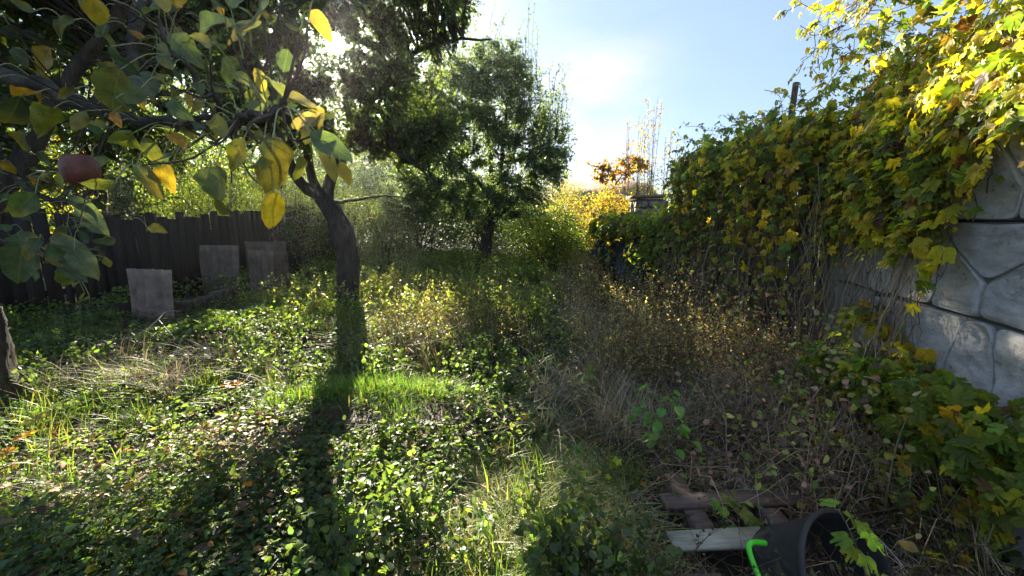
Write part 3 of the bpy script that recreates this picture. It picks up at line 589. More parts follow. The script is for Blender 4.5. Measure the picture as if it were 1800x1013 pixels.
def stone(poly):
    poly = np.array(poly); c = poly.mean(0); ar = 0
    # resample outline
    per = np.vstack([poly, poly[:1]]); seg = np.linalg.norm(np.diff(per, axis=0), axis=1); cs = np.concatenate([[0], np.cumsum(seg)])
    if cs[-1] < .3: return
    n = 52; t = np.linspace(0, cs[-1], n, endpoint=False); O = np.column_stack([np.interp(t, cs, per[:, 0]), np.interp(t, cs, per[:, 1])])
    for _ in range(3): O = (np.roll(O, 1, 0)+2*O+np.roll(O, -1, 0))/4       # rounded corners
    O = O+np.column_stack([fract_noise(O[:, 0]*7, O[:, 1]*7, 31, 2, 1.), fract_noise(O[:, 0]*7, O[:, 1]*7, 33, 2, 1.)])*.008
    O = c+(O-c)*(1-.006/np.linalg.norm(O-c, axis=1))[:, None]
    th = sr.uniform(.016, .030); ta, tb = sr.normal(0, .02, 2); ridge = sr.uniform(0, 6.28); V = []
    rings = [(1.0, -.004), (1.0, .55), (.988, .88), (.965, 1.0)]+[(q_, 1.0) for q_ in (.91, .85, .78, .70, .62, .54, .46, .38, .30, .21, .11)]
    for q_, hh in rings:
        P = c+(O-c)*q_
        for p in P:
            d_ = p-c; o = th*hh+(ta*d_[0]+tb*d_[1])*(hh > .5)
            if hh > .9:
                o += (.0045*fract_noise(p[0]*14, p[1]*30, 41, 4, 1.)+.0045*math.tanh(9*fract_noise(np.array(p[0]*6.), np.array(p[1]*12.), 43, 3, 1.5))+.003*math.tanh(8*fract_noise(np.array(p[0]*9.+p[1]*7), np.array(p[1]*15.), 47, 3, 1.5)))*(q_ < .97)
                cr_ = d_[0]*math.cos(ridge)+d_[1]*math.sin(ridge)-.02
                o += .005*math.tanh(cr_*60)*(q_ < .9)
            V.append(wp(p[0], p[1], max(o, -.004)))
    V.append(wp(c[0], c[1], th)); F = []
    for k in range(14):
        for i in range(n): a, b = k*n+i, k*n+(i+1) % n; F += [(a, b, b+n), (a, b+n, a+n)]
    F += [(14*n+i, 14*n+(i+1) % n, 15*n) for i in range(n)]
    A = Acc(); g_ = sr.uniform(.42, .58); A.add(np.array(V), np.array(F)[:, ::-1], (g_, g_, g_*1.01)); A.build('stone', M_stone, wall, smooth=True)
for ri, (z0, z1) in enumerate(rows):
    pts = []; s = .05+.1*ri
    while s < WL+.1:
        c_ = (s, sr.uniform(z0+.10, z1-.10))
        if all(math.hypot(c_[0]-q_[0], (c_[1]-q_[1])*1.1) > .25 for q_ in pts): pts.append(c_)
        s += sr.uniform(.08, .20)
    pts += [(a_[0]+.17, z1-.04 if a_[1] < (z0+z1)/2 else z0+.05) for a_ in pts if sr.random() < .22]
    for k, p in enumerate(pts):
        poly = [(0.01, z0+.006), (WL-.01, z0+.006), (WL-.01, z1-.006), (0.01, z1-.006)]
        for m_, q_ in enumerate(pts):
            if m_ != k and abs(q_[0]-p[0]) < 1.3:
                nn = (q_[0]-p[0], q_[1]-p[1]); poly = clip(poly, *nn, nn[0]*(p[0]+q_[0])/2+nn[1]*(p[1]+q_[1])/2)
                if len(poly) < 3: break
        if len(poly) >= 3: stone(poly)
A = Acc(); slab(A, WL+.005, WL+.12, -.1, 2.12, -.1, .04, (.4,)*3); A.build('post', M_stone, wall)

# ------------------------------------------------------------------ board fence on the right (behind the hop vine) and the low part with the black sheet
FR = np.array([[2.84, 3.5], [2.80, 4.6], [2.80, 6.2]])
fr = empty('board_fence', (2.5, 5, 0), 'tall grey board fence under the hop vine, next to the stone wall', 'fence')
tot = along(FR, 0)[2]; s = .02
while s < tot-.05:
    p0, an, _ = along(FR, s+.08); wd = R.uniform(.13, .2); hh = 2.25+R.normal(0, .04); A = Acc(); c = R.uniform(.35, .62)
    box(A, (p0[0]+R.normal(0, .008), p0[1], H(*p0)+hh/2-.05), (wd, .025, hh), rz=an, ry=R.normal(0, .012), C=(c, c, c), wob=.003); A.build('board', M_board, fr); s += wd+R.uniform(.004, .03)
A = Acc(); box(A, (2.93, 3.62, 1.1), (.2, .025, 2.3), rz=1.3, C=(.45,)*3); A.build('board', M_board, fr)
for z in (.4, 1.9):
    A = Acc(); box(A, (2.86, 4.85, z), (.05, 2.7, .09), C=(.5,)*3); A.build('rail', M_board, fr)
for y in (4.05, 5.3, 6.15):
    A = Acc(); box(A, (2.70, y, 1.1), (.11, .11, 2.3), C=(.3, .26, .24), wob=.006); A.build('post', M_redw, fr)
FW = np.array([[2.74, 6.3], [2.0, 9.1]]); fw = empty('board_fence', (2.2, 8, 0), 'low dark board fence beyond the tall one, half under a black sheet', 'fence')
tot = along(FW, 0)[2]; s = .02
while s < tot-.05:
    p0, an, _ = along(FW, s+.08); wd = R.uniform(.12, .16); hh = 1.46+R.normal(0, .03); A = Acc(); c = R.uniform(.35, .6)
    box(A, (p0[0], p0[1], H(*p0)+hh/2-.05), (wd, .022, hh), rz=an, C=(c, c, c)); A.build('board', M_fence, fw); s += wd+.006
# the black sheet
nu, nv = 40, 26; V = []
for j in range(nv):
    for i in range(nu):
        u = i/(nu-1); v = j/(nv-1); y = 7.0+u*2.05; x = 2.74-(y-6.3)*.264-.05
        zt = 1.50-.05*math.sin(u*5)-(.05 if u < .1 else 0); zb = .42+.35*(u)-.25*math.exp(-((u-.1)/.2)**2); z = zt+(zb-zt)*v
        bul = .05+.20*v**1.5*(.6+.4*math.sin(u*4+1))+.035*math.sin(u*22+v*5)*v+.02*math.sin(u*47-v*9)+.03*fract_noise(np.array(u*4), np.array(v*4), 51, 3, 2.)
        V.append((x-float(bul), y-.12*v*(1-u), z))
F = [(j*nu+i, j*nu+i+1, (j+1)*nu+i+1, (j+1)*nu+i) for j in range(nv-1) for i in range(nu-1)]
A = Acc(); A.add(V, np.array(F)); V2 = np.array(V)+[.006, 0, 0]; A.add(V2, np.array(F)[:, ::-1])
tag(A.build('plastic_sheet', M_tarp, smooth=True), 'black plastic sheet draped over the end of the low fence', 'plastic sheet')
A = Acc(); k = 14; th = np.linspace(0, 2*math.pi, k, endpoint=False)
for a_ in range(1): 
    P = np.array([[2.0-.12*math.cos(t_)*.5, 9.05+.14*math.sin(t_), 1.52] for t_ in th]); top_ = np.array([1.97, 9.02, 1.64]); 
    P[:, 2] += .03*np.sin(th*3); A.add(np.vstack([P, P+[0, 0, .06], top_]), np.array([(i, (i+1) % k, k+(i+1) % k) for i in range(k)]+[(i, k+(i+1) % k, k+i) for i in range(k)]+[(k+i, k+(i+1) % k, 2*k) for i in range(k)]))
tag(A.build('plastic_bag', M_tarp, smooth=True), 'crumpled black bag stuck on the end post of the low fence', 'plastic bag')

# stone pillar beyond the low fence
pil = empty('stone_pillar', (3.15, 9.4, 0), 'rough stone pillar with a flat mossy cap beyond the low fence', 'pillar')
A = Acc(); box(A, (3.15, 9.4, 1.0), (.60, .5, 2.0), C=(.3,)*3); A.build('core', M_mortar, pil)
pr = np.random.default_rng(5)
for face in range(3):
    for r_ in range(13):
        s = -.33+pr.uniform(0, .04)
        while s < .26:
            wd = pr.uniform(.13, .27); wd = min(wd, .34-s); z = .08+r_*.15
            if face == 0: c_, sz = (3.15+s+wd/2, 9.4-.27, z), (wd-.012, pr.uniform(.06, .13), .138)
            elif face == 1: c_, sz = (3.15-.32, 9.4+(s+wd/2)*.8, z), (pr.uniform(.06, .12), wd*.8-.012, .138)
            else: c_, sz = (3.15+.32, 9.4+(s+wd/2)*.8, z), (pr.uniform(.06, .12), wd*.8-.012, .138)
            if z > 1.2 or face == 0:
                A = Acc(); g_ = pr.uniform(.35, .7); box(A, c_, sz, rz=pr.normal(0, .05), ry=pr.normal(0, .05), C=(g_, g_*.96, g_*.93), wob=.012); A.build('stone', M_rock, pil)
            s += wd
A = Acc(); box(A, (3.15, 9.4, 2.06), (.86, .74, .07), ry=-.03, C=(.42, .36, .26), wob=.01); A.build('cap', M_rock, pil)
# rusty posts
for px, yt, yb, w_, lab in ((1388, 145, 260, .045, 'tall thin rusty post rising above the vine against the sky'), (1352, 195, 270, .055, 'short rusty post end just showing above the vine, left of the tall one')):
    t_ = at(px, yt, 4.6); b_ = at(px-5, yb, 4.6); A = Acc(); h_ = t_[2]; 
    box(A, ((t_[0]+b_[0])/2, 4.6, h_/2), (w_, .04, h_), ry=.03, C=(.5,)*3); 
    tag(A.build('iron_post', M_rust), lab, 'post', 'rusty posts above the vine')

# ------------------------------------------------------------------ hop vine
HY = [(.60, .50, .03), (.50, .46, .03), (.40, .44, .04), (.62, .44, .04)]; HG = [(.15, .22, .035), (.20, .27, .04), (.12, .18, .035)]; HB = [(.14, .08, .035), (.22, .13, .04), (.09, .05, .03)]
def hoppal(n, y=.45, b=.10):
    k = R.random((n, 1)); cy_, cg_, cb_ = cvar(HY, n, .15, .06), cvar(HG, n, .2, .08), cvar(HB, n, .2, .08)
    return np.where(k < b, cb_, np.where(k < b+y, cy_, cg_))
class Vine:
    def __init__(s, name, label, loc, cat='climbing plant'):
        s.root = empty(name, loc, label, cat); s.P = []; s.D = []; s.N = []; s.S = []; s.C = []; s.st = []; s.pet = []
    def strand(s, pts, spacing=.06, size=.075, yel=.45, brn=.1, out=(-1, -.2, .3), rad=.003, petl=.05, k=14, stem=True, drop=0):
        P = spline(pts, k); P[1:] += R.normal(0, .012, (k-1, 3))
        if stem: s.st.append((P, rad))
        ln = np.linalg.norm(np.diff(P, axis=0), axis=1).sum(); n = int(ln/spacing)
        if n < 1: return
        f = (np.arange(n)+R.random(n)*.8)/n*(k-1.001); i = f.astype(int); t = (f-i)[:, None]; Q = P[i]*(1-t)+P[i+1]*t
        kp = R.random(n) >= drop; Q = Q[kp]; n = len(Q)
        if n < 1: return
        o = unit(np.array(out, float)); pd = unit(R.normal(0, 1, (n, 3))+o*1.3); pl = petl*R.uniform(.5, 1.5, (n, 1)); E_ = Q+pd*pl
        s.pet.append((Q, Q+pd*pl*.5+[0, 0, .01], E_))
        s.P.append(E_); s.D.append(unit(pd*.5+R.normal(0, .45, (n, 3))+[0, 0, -.75])); s.N.append(unit(R.normal(0, .5, (n, 3))+o*.8+[0, 0, .55]))
        s.S.append(size*R.uniform(.38, 1.3, n)); s.C.append(hoppal(n, yel, brn))
    def cloud(s, P, size, yel, brn, out):
        n = len(P); o = unit(np.array(out, float)); s.P.append(P); s.D.append(unit(R.normal(0, .6, (n, 3))+[0, 0, -.6]+o*.3)); s.N.append(unit(R.normal(0, .55, (n, 3))+o*.6+[0, 0, .6]))
        s.S.append(size*R.uniform(.38, 1.3, n)); s.C.append(hoppal(n, yel, brn))
    def build(s, nparts=300, T=HOPC):
        P, D_, N_, S_, C_ = map(np.concatenate, (s.P, s.D, s.N, s.S, s.C))
        cz = P[:, 1]*math.cos(PITCH)-(P[:, 2]-CAMZ)*math.sin(PITCH); u = 900+700*P[:, 0]/np.maximum(cz, .05); v = 506-700*((P[:, 2]-CAMZ)*math.cos(PITCH)+P[:, 1]*math.sin(PITCH))/np.maximum(cz, .05)
        vis = (cz > .2) & (u > -40) & (u < 1840) & (v > -30) & (v < 1040); sc_ = np.where(vis, S_/np.linalg.norm(P-[0, 0, CAMZ], axis=1), 0)
        near = np.argsort(-sc_)[:nparts]; near = near[sc_[near] > 0]; rest = np.setdiff1d(np.arange(len(P)), near)
        # shared leaf meshes: shape x pigment
        bank = []
        for q_ in range(24):
            tv, tf = HOPS[q_ % 4]; c = C_[near[(q_*13) % len(near)]] if len(near) else (.2, .2, .05)
            bank.append((np.array(c), make_mesh('leaf', tv*[1, 1, R.uniform(.5, 1.8)], tf, np.tile(c, (len(tv), 1)), tv)))
        for m_ in bank: m_[1].materials.append(M_hop)
        loc = np.array(s.root.location); from mathutils import Matrix
        bc = np.array([m_[0] for m_ in bank])
        for i in near:
            dd = ((np.log(bc)-np.log(C_[i]))**2).sum(1); j = np.argsort(dd)[R.integers(0, 3)]
            d = D_[i]; b = unit(np.cross(d, N_[i])); nn = np.cross(b, d)
            o = bpy.data.objects.new('leaf', bank[j][1]); COL.objects.link(o); o.parent = s.root
            m4 = Matrix(((b[0], d[0], nn[0], 0), (b[1], d[1], nn[1], 0), (b[2], d[2], nn[2], 0), (0, 0, 0, 1)))
            o.matrix_basis = Matrix.Translation(P[i]-loc) @ m4 @ Matrix.Scale(float(S_[i]), 4)
        if len(rest):
            A = Acc(); place(A, T, P[rest], D_[rest], N_[rest], S_[rest], C_[rest]); A.build('foliage', M_hop, s.root)['kind'] = 'stuff'
        if s.st:
            A = Acc()
            for Pq, r_ in s.st: tubes(A, Pq, r_, 4, (.14, .10, .05))
            A.build('stem', M_stem, s.root)['kind'] = 'stuff'
        if s.pet:
            A = Acc(); Q = np.stack([np.concatenate([p[i] for p in s.pet]) for i in range(3)], 1); tubes(A, Q, .0014, 3, (.25, .2, .07)); A.build('petiole', M_stem, s.root)['kind'] = 'stuff'
def sY(y): return (y-W0[1])/wd_[1]            # wall coordinate at a given distance Y
v = Vine('hop_vine', 'thick yellow and green hop vine hanging over the stone wall', (2.4, 2.4, 2.1)); outw = (wn[0], wn[1], .25)
for _ in range(150):
    y = R.uniform(1.35, 3.45); zl = np.interp(y, [1.3, 1.9, 2.02, 2.15, 2.3, 2.6, 2.9, 3.4], [2.14, 2.12, 1.98, 1.62, 1.36, 1.42, 1.5, 1.3])+R.normal(0, .14)
    zt = 2.35+R.uniform(-.1, .5); s0 = sY(y); o0 = R.uniform(.02, .16); dy = R.normal(0, .12)
    v.strand([wp(s0, zt, -.15), wp(s0+dy*.3, 2.22, .05+o0*.6), wp(s0+dy*.6, (2.1+zl)/2, .06+o0), wp(s0+dy, zl, .05+o0*.8)], .05, .062, np.interp(zl, [1.2, 2.0], [.55, .4]), .10, outw)
def wimg(px, py, off=.12):
    a = at(px, py, 1.0)-[0, 0, CAMZ]; n3 = np.array([wn[0], wn[1]]); p0 = W0+wn*off; t = (p0@n3)/(a[:2]@n3); return np.array([0, 0, CAMZ])+a*t
for pts, sp_, sz in ([(1640, 440), (1632, 490), (1612, 545), (1600, 600)], .10, .06), ([(1655, 420), (1650, 470), (1640, 500)], .05, .08), ([(1450, 330), (1452, 420), (1447, 520), (1440, 640)], .07, .055), \
                   ([(1370, 380), (1380, 440), (1372, 520), (1350, 560)], .06, .06), ([(1690, 190), (1700, 150), (1660, 160)], .03, .075), ([(1560, 380), (1600, 420), (1655, 440)], .04, .08), ([(1700, 330), (1735, 300), (1700, 340)], .03, .07):
    v.strand([wimg(a_, b_, .16) for a_, b_ in pts], sp_, sz, .8, .08, outw, petl=.035)
# heap on top of the wall
n = 3300; yy = R.uniform(.9, 3.7, n); zz = 2.12+R.random(n)**1.1*np.interp(yy, [.9, 2.2, 3.1, 3.5, 3.7], [1.6, 1.7, 1.3, .5, .2]); lean = R.uniform(-1.1, .12, n)*(1-.25*(zz-2.1)); lean = np.where(yy < 2.15, np.minimum(lean, -.04), lean)
Pn = np.array([wp(sY(a_), b_, c_) for a_, b_, c_ in zip(yy, zz, lean)]); v.cloud(Pn, .062, .40, .12, outw)
for _ in range(26):
    y = R.uniform(2.3, 3.7); b_ = wp(sY(y), R.uniform(2.4, 3.2), R.uniform(-.5, .1)); v.strand([b_, b_+[-.1, .1, .12], b_+[-.25, .2, .1], b_+[-.35, .25, -.08]], .05, .06, .5, .05, outw)
v.strand([at(1500, 10, 3.3), at(1450, 20, 3.3), at(1400, 15, 3.3), at(1375, 30, 3.3)], .035, .055, .6, .05, outw); v.strand([at(1480, 0, 3.3), at(1440, 60, 3.3), at(1410, 40, 3.3)], .04, .05, .6, 0, outw)
v.strand([at(1470, 170, 3.3), at(1440, 130, 3.3), at(1432, 90, 3.3), at(1425, 60, 3.3)], .09, .05, .6, 0, outw)
v.build(300)
v = Vine('hop_vine', 'green hop vine matted along the top of the tall board fence', (2.4, 5, 2.2)); of = (-1, -.35, .35)
for _ in range(250):
    y = R.uniform(3.5, 6.25); x = float(FX(y))-.04; sparse = R.random() < .40
    zl = (R.uniform(.35, 1.4) if sparse else np.interp(y, [3.5, 4.2, 5, 6.3], [1.6, 1.8, 1.85, 1.7])+R.normal(0, .2)); o0 = R.uniform(.05, .42)
    zt = 2.34+R.uniform(-.1, .15)
    v.strand([(x+R.uniform(-.1, .2), y, zt), (x-o0*.8, y, zt-.12), (x-o0, y+R.normal(0, .08), (zt+zl)/2), (x-o0*.7, y+R.normal(0, .12), zl)], .07 if not sparse else .085, .066, .28 if y > 4.6 else .55, .10, of)  # extra yellow leaves on the near stretch paint in its sunlight
n = 2300; yy = R.uniform(3.5, 6.35, n); Pn = np.column_stack([FX(yy)+R.uniform(-.35, .45, n), yy, 2.05+R.random(n)**1.3*(.36+.14*np.sin(yy*3)+.12*np.sin(yy*7.3))+.12*sstep(4, 6, yy)]); v.cloud(Pn, .064, .25, .14, of)
for _ in range(34):
    y = R.uniform(3.7, 6.3); b_ = np.array([float(FX(y)), y, 2.35]); v.strand([b_, b_+[R.normal(0, .1), R.normal(0, .1), .2], b_+[R.normal(0, .2)-.1, R.normal(0, .2), R.uniform(.25, .5)]], .05, .05, .3, .05, of)
v.build(300)
v = Vine('creeper', 'small-leaved green creeper spread over the low board fence and black sheet', (2.2, 8, 1.5))
for _ in range(210):
    y = R.uniform(6.2, 8.9); x = float(FX(y))-.03; zl = R.uniform(1.12, 1.42) if y > 7.0 and R.random() < .85 else R.uniform(.35, 1.3); o0 = R.uniform(.05, .35)
    v.strand([(x+.1, y, 1.50+.14*math.sin(y*5)+R.normal(0, .06)), (x-o0*.7, y, 1.50), (x-o0, y+R.normal(0, .1), (1.5+zl)/2), (x-o0*.9, y+R.normal(0, .1), zl)], .07, .07, .18, .06, of)
n = 900; yy = R.uniform(6.2, 9.0, n); v.cloud(np.column_stack([FX(yy)+R.uniform(-.3, .4, n), yy, 1.40+R.random(n)**1.5*(.28+.15*np.sin(yy*6))]), .065, .2, .08, of)
v.build(150)
# trailing vine at the foot of the stone wall
v = Vine('hop_vine', 'hop vine trailing along the foot of the stone wall down to the right', (2.2, 2.2, .6))
def gi(px, py, Y): return at(px, py, Y)
for pts in ([(1490, 545, 2.9), (1540, 570, 2.6), (1590, 620, 2.4), (1640, 660, 2.2)], [(1600, 620, 2.3), (1660, 680, 2.1), (1720, 730, 1.9), (1800, 780, 1.75)], [(1630, 690, 2.1), (1690, 740, 1.9), (1740, 800, 1.8), (1800, 850, 1.7)],
            [(1560, 640, 2.5), (1620, 700, 2.2), (1660, 790, 2.0), (1700, 860, 1.8)], [(1720, 700, 2.0), (1770, 760, 1.8), (1850, 800, 1.7)], [(1600, 800, 1.9), (1650, 860, 1.8), (1640, 930, 1.7), (1700, 980, 1.5)],
            [(1740, 930, 1.5), (1770, 900, 1.45), (1800, 880, 1.4), (1850, 870, 1.4)], [(1480, 600, 2.8), (1500, 560, 2.8), (1560, 545, 2.7)], [(1690, 860, 1.8), (1740, 830, 1.75), (1800, 760, 1.7)]):
    for _ in range(2): v.strand([at(a_+R.normal(0, 8), b_+R.normal(0, 8), c_) for a_, b_, c_ in pts], .04, .072, .5, .06, (-.5, -.6, .7), petl=.05)
n = 900; tt = R.random(n); s_ = sY(R.uniform(1.3, 2.9, n)); zz = .40+R.random(n)*.28-.35*0; Pn = np.array([wp(a_, b_*np.interp(a_, [sY(1.4), sY(2.2), sY(2.9)], [1.15, 1.05, .9]), c_) for a_, b_, c_ in zip(s_, zz, R.uniform(.10, .45, n))]); v.cloud(Pn, .065, .10, .03, (-.4, -.3, 1))
n = 520; Pn = np.column_stack([R.uniform(1.85, 2.35, n), R.uniform(1.5, 2.9, n), R.uniform(.02, .36, n)]); v.cloud(Pn, .06, .4, .2, (-.3, -.3, 1))
v.build(300)

# ------------------------------------------------------------------ ground vegetation
def scatter(n, dens, x0=-8, x1=2.7, y0=.9, y1=13, clump=0, sd=.07):
    if clump:
        c = scatter(max(8, n//clump), dens, x0, x1, y0, y1); i = R.choice(len(c), n, p=(lambda w_: w_/w_.sum())(R.random(len(c))**2+.02)); q_ = c[i]+R.normal(0, sd, (n, 2))*(.6+.12*c[i, 1:2]); return q_
    """points on the ground inside the view wedge; denser close to the camera"""
    out_ = []
    got = 0
    while got < n:
        m = n*3; yy = y0*(y1/y0)**R.random(m); xx = R.uniform(-1.45, 1.35, m)*(yy+.5); ok = (xx > x0) & (xx < x1)
        # keep points before the left fence
        lim = np.interp(yy, FL[:, 1], FL[:, 0]); ok &= xx > lim+.1
        limr = FX(yy)-.05; ok &= xx < limr
        ok &= ~((xx > .72) & (xx < 1.75) & (yy > 1.35) & (yy < 2.02) & (R.random(m) < .93)); xx, yy = xx[ok], yy[ok]; d = dens(xx, yy)
        kp = R.random(len(xx)) < d; out_.append(np.column_stack([xx[kp], yy[kp]])); got += kp.sum()
    return np.concatenate(out_)[:n]
brown = lambda x, y: sstep(.15, .95, x-.05*(y-3))
nz1 = lambda x, y, s, f=1.5: .5+.5*np.clip(fract_noise(x, y, s, 3, f), -1, 1)
hay = lambda x, y: np.exp(-(((x-.05)/.42)**2+((y-1.85)/.5)**2)**1.5)
moundf = lambda x, y: .9*np.exp(-(((x+1.1)/.65)**2+((y-2.98)/.34)**2))
def canopy(x, y):        # height of the leafy cover
    return (.03+.30*nz1(x, y, 61, 1.7)**1.6+.08*nz1(x, y, 60, 6)+.10*sstep(4, 9, y))*(1-.75*hay(x, y))*(1-.85*moundf(x, y))*(1-.5*brown(x, y))
# broad leaves
L_ = Acc()
def cover(n, T, size, pal, dens, y0, y1, tone=1., hscale=1., tilt=.7):
    p = scatter(n, dens, y0=y0, y1=y1); x, y = p.T; h = canopy(x, y)*hscale; z = H(x, y)+h*R.random(n)**.6+.01
    P = np.column_stack([x, y, z]); a_ = R.uniform(0, 6.28, n); D_ = np.column_stack([np.cos(a_), np.sin(a_), R.normal(-.05, .3, n)]); Nn = np.column_stack([R.normal(0, tilt, n), R.normal(0, tilt, n), np.ones(n)])
    c = cvar(pal, n, .22, .08)*np.exp(.35*fract_noise(x, y, 71, 3, 2.5))[:, None]*tone
    place(L_, T, P, D_, Nn, size*R.uniform(.4, 1.45, n)*(.7+.6*nz1(x, y, 59, 2.8))*np.clip(y/2.6, .6, 1), c)
GC = [(.070, .105, .045), (.088, .125, .050), (.055, .085, .050), (.105, .14, .045), (.075, .10, .06)]
dl = lambda x, y: (1-.88*brown(x, y))*(1-.9*hay(x, y))*(1-.95*moundf(x, y))*(.16+.84*sstep(.28, .64, nz1(x, y, 62, 2.4)))
cover(5000, HOPC, .030, [(.09, .12, .05), (.12, .15, .05)], lambda x, y: dl(x, y)*sstep(.5, .75, nz1(x, y, 57, 1.5)), 1.0, 4.5, tilt=.7)
cover(18000, TR, .037, GC, lambda x, y: dl(x, y)*(x < 1.2), 1.0, 4.2)
cover(60000, T6, .036, GC, dl, .95, 5.5)
cover(52000, T2, .052, GC+[(.11, .15, .03)], dl, 4.5, 13)
cover(9000, T2, .05, [(.14, .20, .03), (.11, .17, .03)], lambda x, y: dl(x, y)*sstep(.55, .8, nz1(x, y, 63, 1.2)), 4.5, 13, hscale=1.3)
tag(L_.build('ground_cover', M_cover), 'dense low leafy ground cover of strawberry and nettle leaves', kind='stuff')
# grass
def blades(acc, p, ln, wid, bend, col, lean=None, z0=0., flat=0.):
    n = len(p); a_ = R.uniform(0, 6.28, n); d = np.column_stack([np.cos(a_), np.sin(a_)]); 
    if lean is not None: d = unit(d+lean)
    pr_ = np.column_stack([-d[:, 1], d[:, 0]]); t = np.array([0, .35, .7, 1.]); B = np.zeros((n, 7, 3)); z = H(p[:, 0], p[:, 1])+z0
    for k in range(4):
        hor = (bend*t[k]**2*(1-flat)+flat*t[k])*ln; ver = ln*(t[k]-.35*np.minimum(bend, 1.3)*t[k]**2)*(1-flat)+.03*flat*ln*math.sin(3*t[k]); c = np.column_stack([p+d*hor[:, None], z+ver])
        ww = (wid*(1-t[k])**.6)[:, None]*.5
        if k < 3: B[:, 2*k] = c; B[:, 2*k, :2] -= pr_*ww; B[:, 2*k+1] = c; B[:, 2*k+1, :2] += pr_*ww
        else: B[:, 6] = c
    F = np.array([(0, 1, 3), (0, 3, 2), (2, 3, 5), (2, 5, 4), (4, 5, 6)]); F = (F[None]+(np.arange(n)*7)[:, None, None]).reshape(-1, 3)
    acc.add(B.reshape(-1, 3), F, np.repeat(col, 7, 0))
G_ = Acc()
def grass(n, ln, wid, bend, pal, dens, y0, y1, clump=40, **k):
    p = scatter(n, dens, y0=y0, y1=y1, clump=clump); blades(G_, p, ln*R.uniform(.4, 1.25, n), wid*R.uniform(.6, 1.3, n), bend*R.uniform(.2, 1.6, n), cvar(pal, n, .2, .08)*np.exp(.3*fract_noise(p[:, 0], p[:, 1], 72, 3, 3))[:, None], **k)
GG = [(.08, .13, .03), (.11, .16, .035), (.14, .16, .05), (.06, .10, .03)]
grass(11000, .24, .009, .7, GG+[(.20, .19, .07)], lambda x, y: .25+.75*sstep(.5, .75, nz1(x, y, 64, 2.2))*(1-.8*brown(x, y)), 1.0, 5)
grass(16000, .36, .018, .7, GG+[(.17, .17, .06)], lambda x, y: sstep(.42, .7, nz1(x, y, 65, 1.0))*(1-.75*brown(x, y))*sstep(-5.2, -3.6, x), 4.2, 13)
grass(2200, .32, .009, .9, [(.17, .18, .05), (.22, .20, .08), (.12, .16, .04)], lambda x, y: hay(x, y), 1.2, 2.8, clump=30, flat=.75, z0=.04)
grass(350, .22, .008, .9, [(.14, .18, .04), (.2, .24, .05)], lambda x, y: hay(x, y), 1.2, 2.8, clump=25)
tag(G_.build('grass', M_grass), 'green and yellowish wild grass between the weeds', kind='stuff')
# bright lawn tuft on the mound
G_ = Acc(); n = 15000; n = 9500; cx = np.array([[-.98, 2.98, .30, .22], [-1.30, 3.10, .30, .18], [-1.72, 3.02, .18, .22], [-.80, 2.66, .14, .12], [-.50, 3.05, .2, .14], [-1.05, 3.2, .5, .15], [-1.85, 2.85, .12, .12]]); k = R.choice(7, n, p=[.30, .16, .14, .1, .06, .16, .08])
p = cx[k, :2]+R.normal(0, .55, (n, 2))*cx[k, 2:]; blades(G_, p, (.19*R.uniform(.35, 1.25, n)), .0075*R.uniform(.6, 1.3, n), R.uniform(.2, .9, n), cvar([(.12, .22, .03), (.15, .25, .03), (.08, .16, .03), (.2, .22, .06)], n, .2, .08), lean=np.array([.1, -.5]))
tag(G_.build('grass_tuft', M_grass), 'bright green fresh grass growing over the mound of dead grass', kind='stuff')
# dry grass
G_ = Acc(); ST = [(.40, .33, .22), (.50, .43, .29), (.28, .21, .15), (.20, .15, .10)]
def dry(n, ln, wid, bend, dens, y0=1., y1=9, pal=ST, clump=25, **k):
    p = scatter(n, dens, y0=y0, y1=y1, clump=clump); blades(G_, p, ln*R.uniform(.4, 1.3, n), wid*R.uniform(.6, 1.3, n), bend*R.uniform(.3, 1.7, n), cvar(pal, n, .25, .06), **k)
n = 3500; pm = np.column_stack([R.normal(-1.02, .32, n), R.normal(2.82, .13, n)]); blades(G_, pm, .22*R.uniform(.5, 1.3, n), .006*R.uniform(.7, 1.4, n), R.uniform(.6, 1.6, n), cvar([(.16, .12, .08), (.10, .075, .05)], n, .25, .06), lean=np.array([0, -1.6]), flat=.45)
pm = np.column_stack([R.normal(-.28, .28, n), R.normal(2.85, .18, n)]); blades(G_, pm, .20*R.uniform(.5, 1.3, n), .006*R.uniform(.7, 1.4, n), R.uniform(.6, 1.6, n), cvar([(.14, .105, .08), (.10, .075, .055)], n, .25, .06), lean=np.array([0, -1.6]), flat=.45)
dry(12000, .22, .0055, 1.2, lambda x, y: np.clip(hay(x, y)*.6+.25+.75*brown(x, y), 0, 1)*(1-.3*(x < -.6)), 1., 4.5, flat=.85, z0=.015)
dry(7500, .34, .0075, 1.3, lambda x, y: hay(x, y), 1., 3, pal=[(.62, .58, .24), (.50, .50, .18), (.64, .56, .36)], flat=.9, z0=.03)
dry(9000, .38, .008, .9, lambda x, y: sstep(.3, 1., brown(x, y))*.7+.3*sstep(.6, .8, nz1(x, y, 66, 1.5)), 2.5, 9, pal=[(.34, .27, .18), (.40, .33, .22), (.24, .18, .12), (.20, .21, .10)])
dry(3800, .50, .010, .7, lambda x, y: np.exp(-(((x+.95)/.6)**2+((y-5.0)/.75)**2)), 3.5, 7, pal=[(.26, .23, .10), (.20, .16, .08), (.17, .18, .06)])
dry(4500, .45, .012, .6, lambda x, y: sstep(.45, .75, nz1(x, y, 68, 1.1))*sstep(-4.4, -3, x), 6, 13, pal=[(.24, .22, .09), (.2, .2, .07), (.26, .21, .12)])
dry(1300, .20, .005, .9, lambda x, y: sstep(-.2, -1.5, x)*(.2+.8*sstep(.5, .8, nz1(x, y, 77, 1.8))), 1., 4.5, flat=.6, z0=.10, clump=12)
tag(G_.build('dry_grass', M_straw), 'straw coloured dead grass, flattened in front and standing behind', kind='stuff')
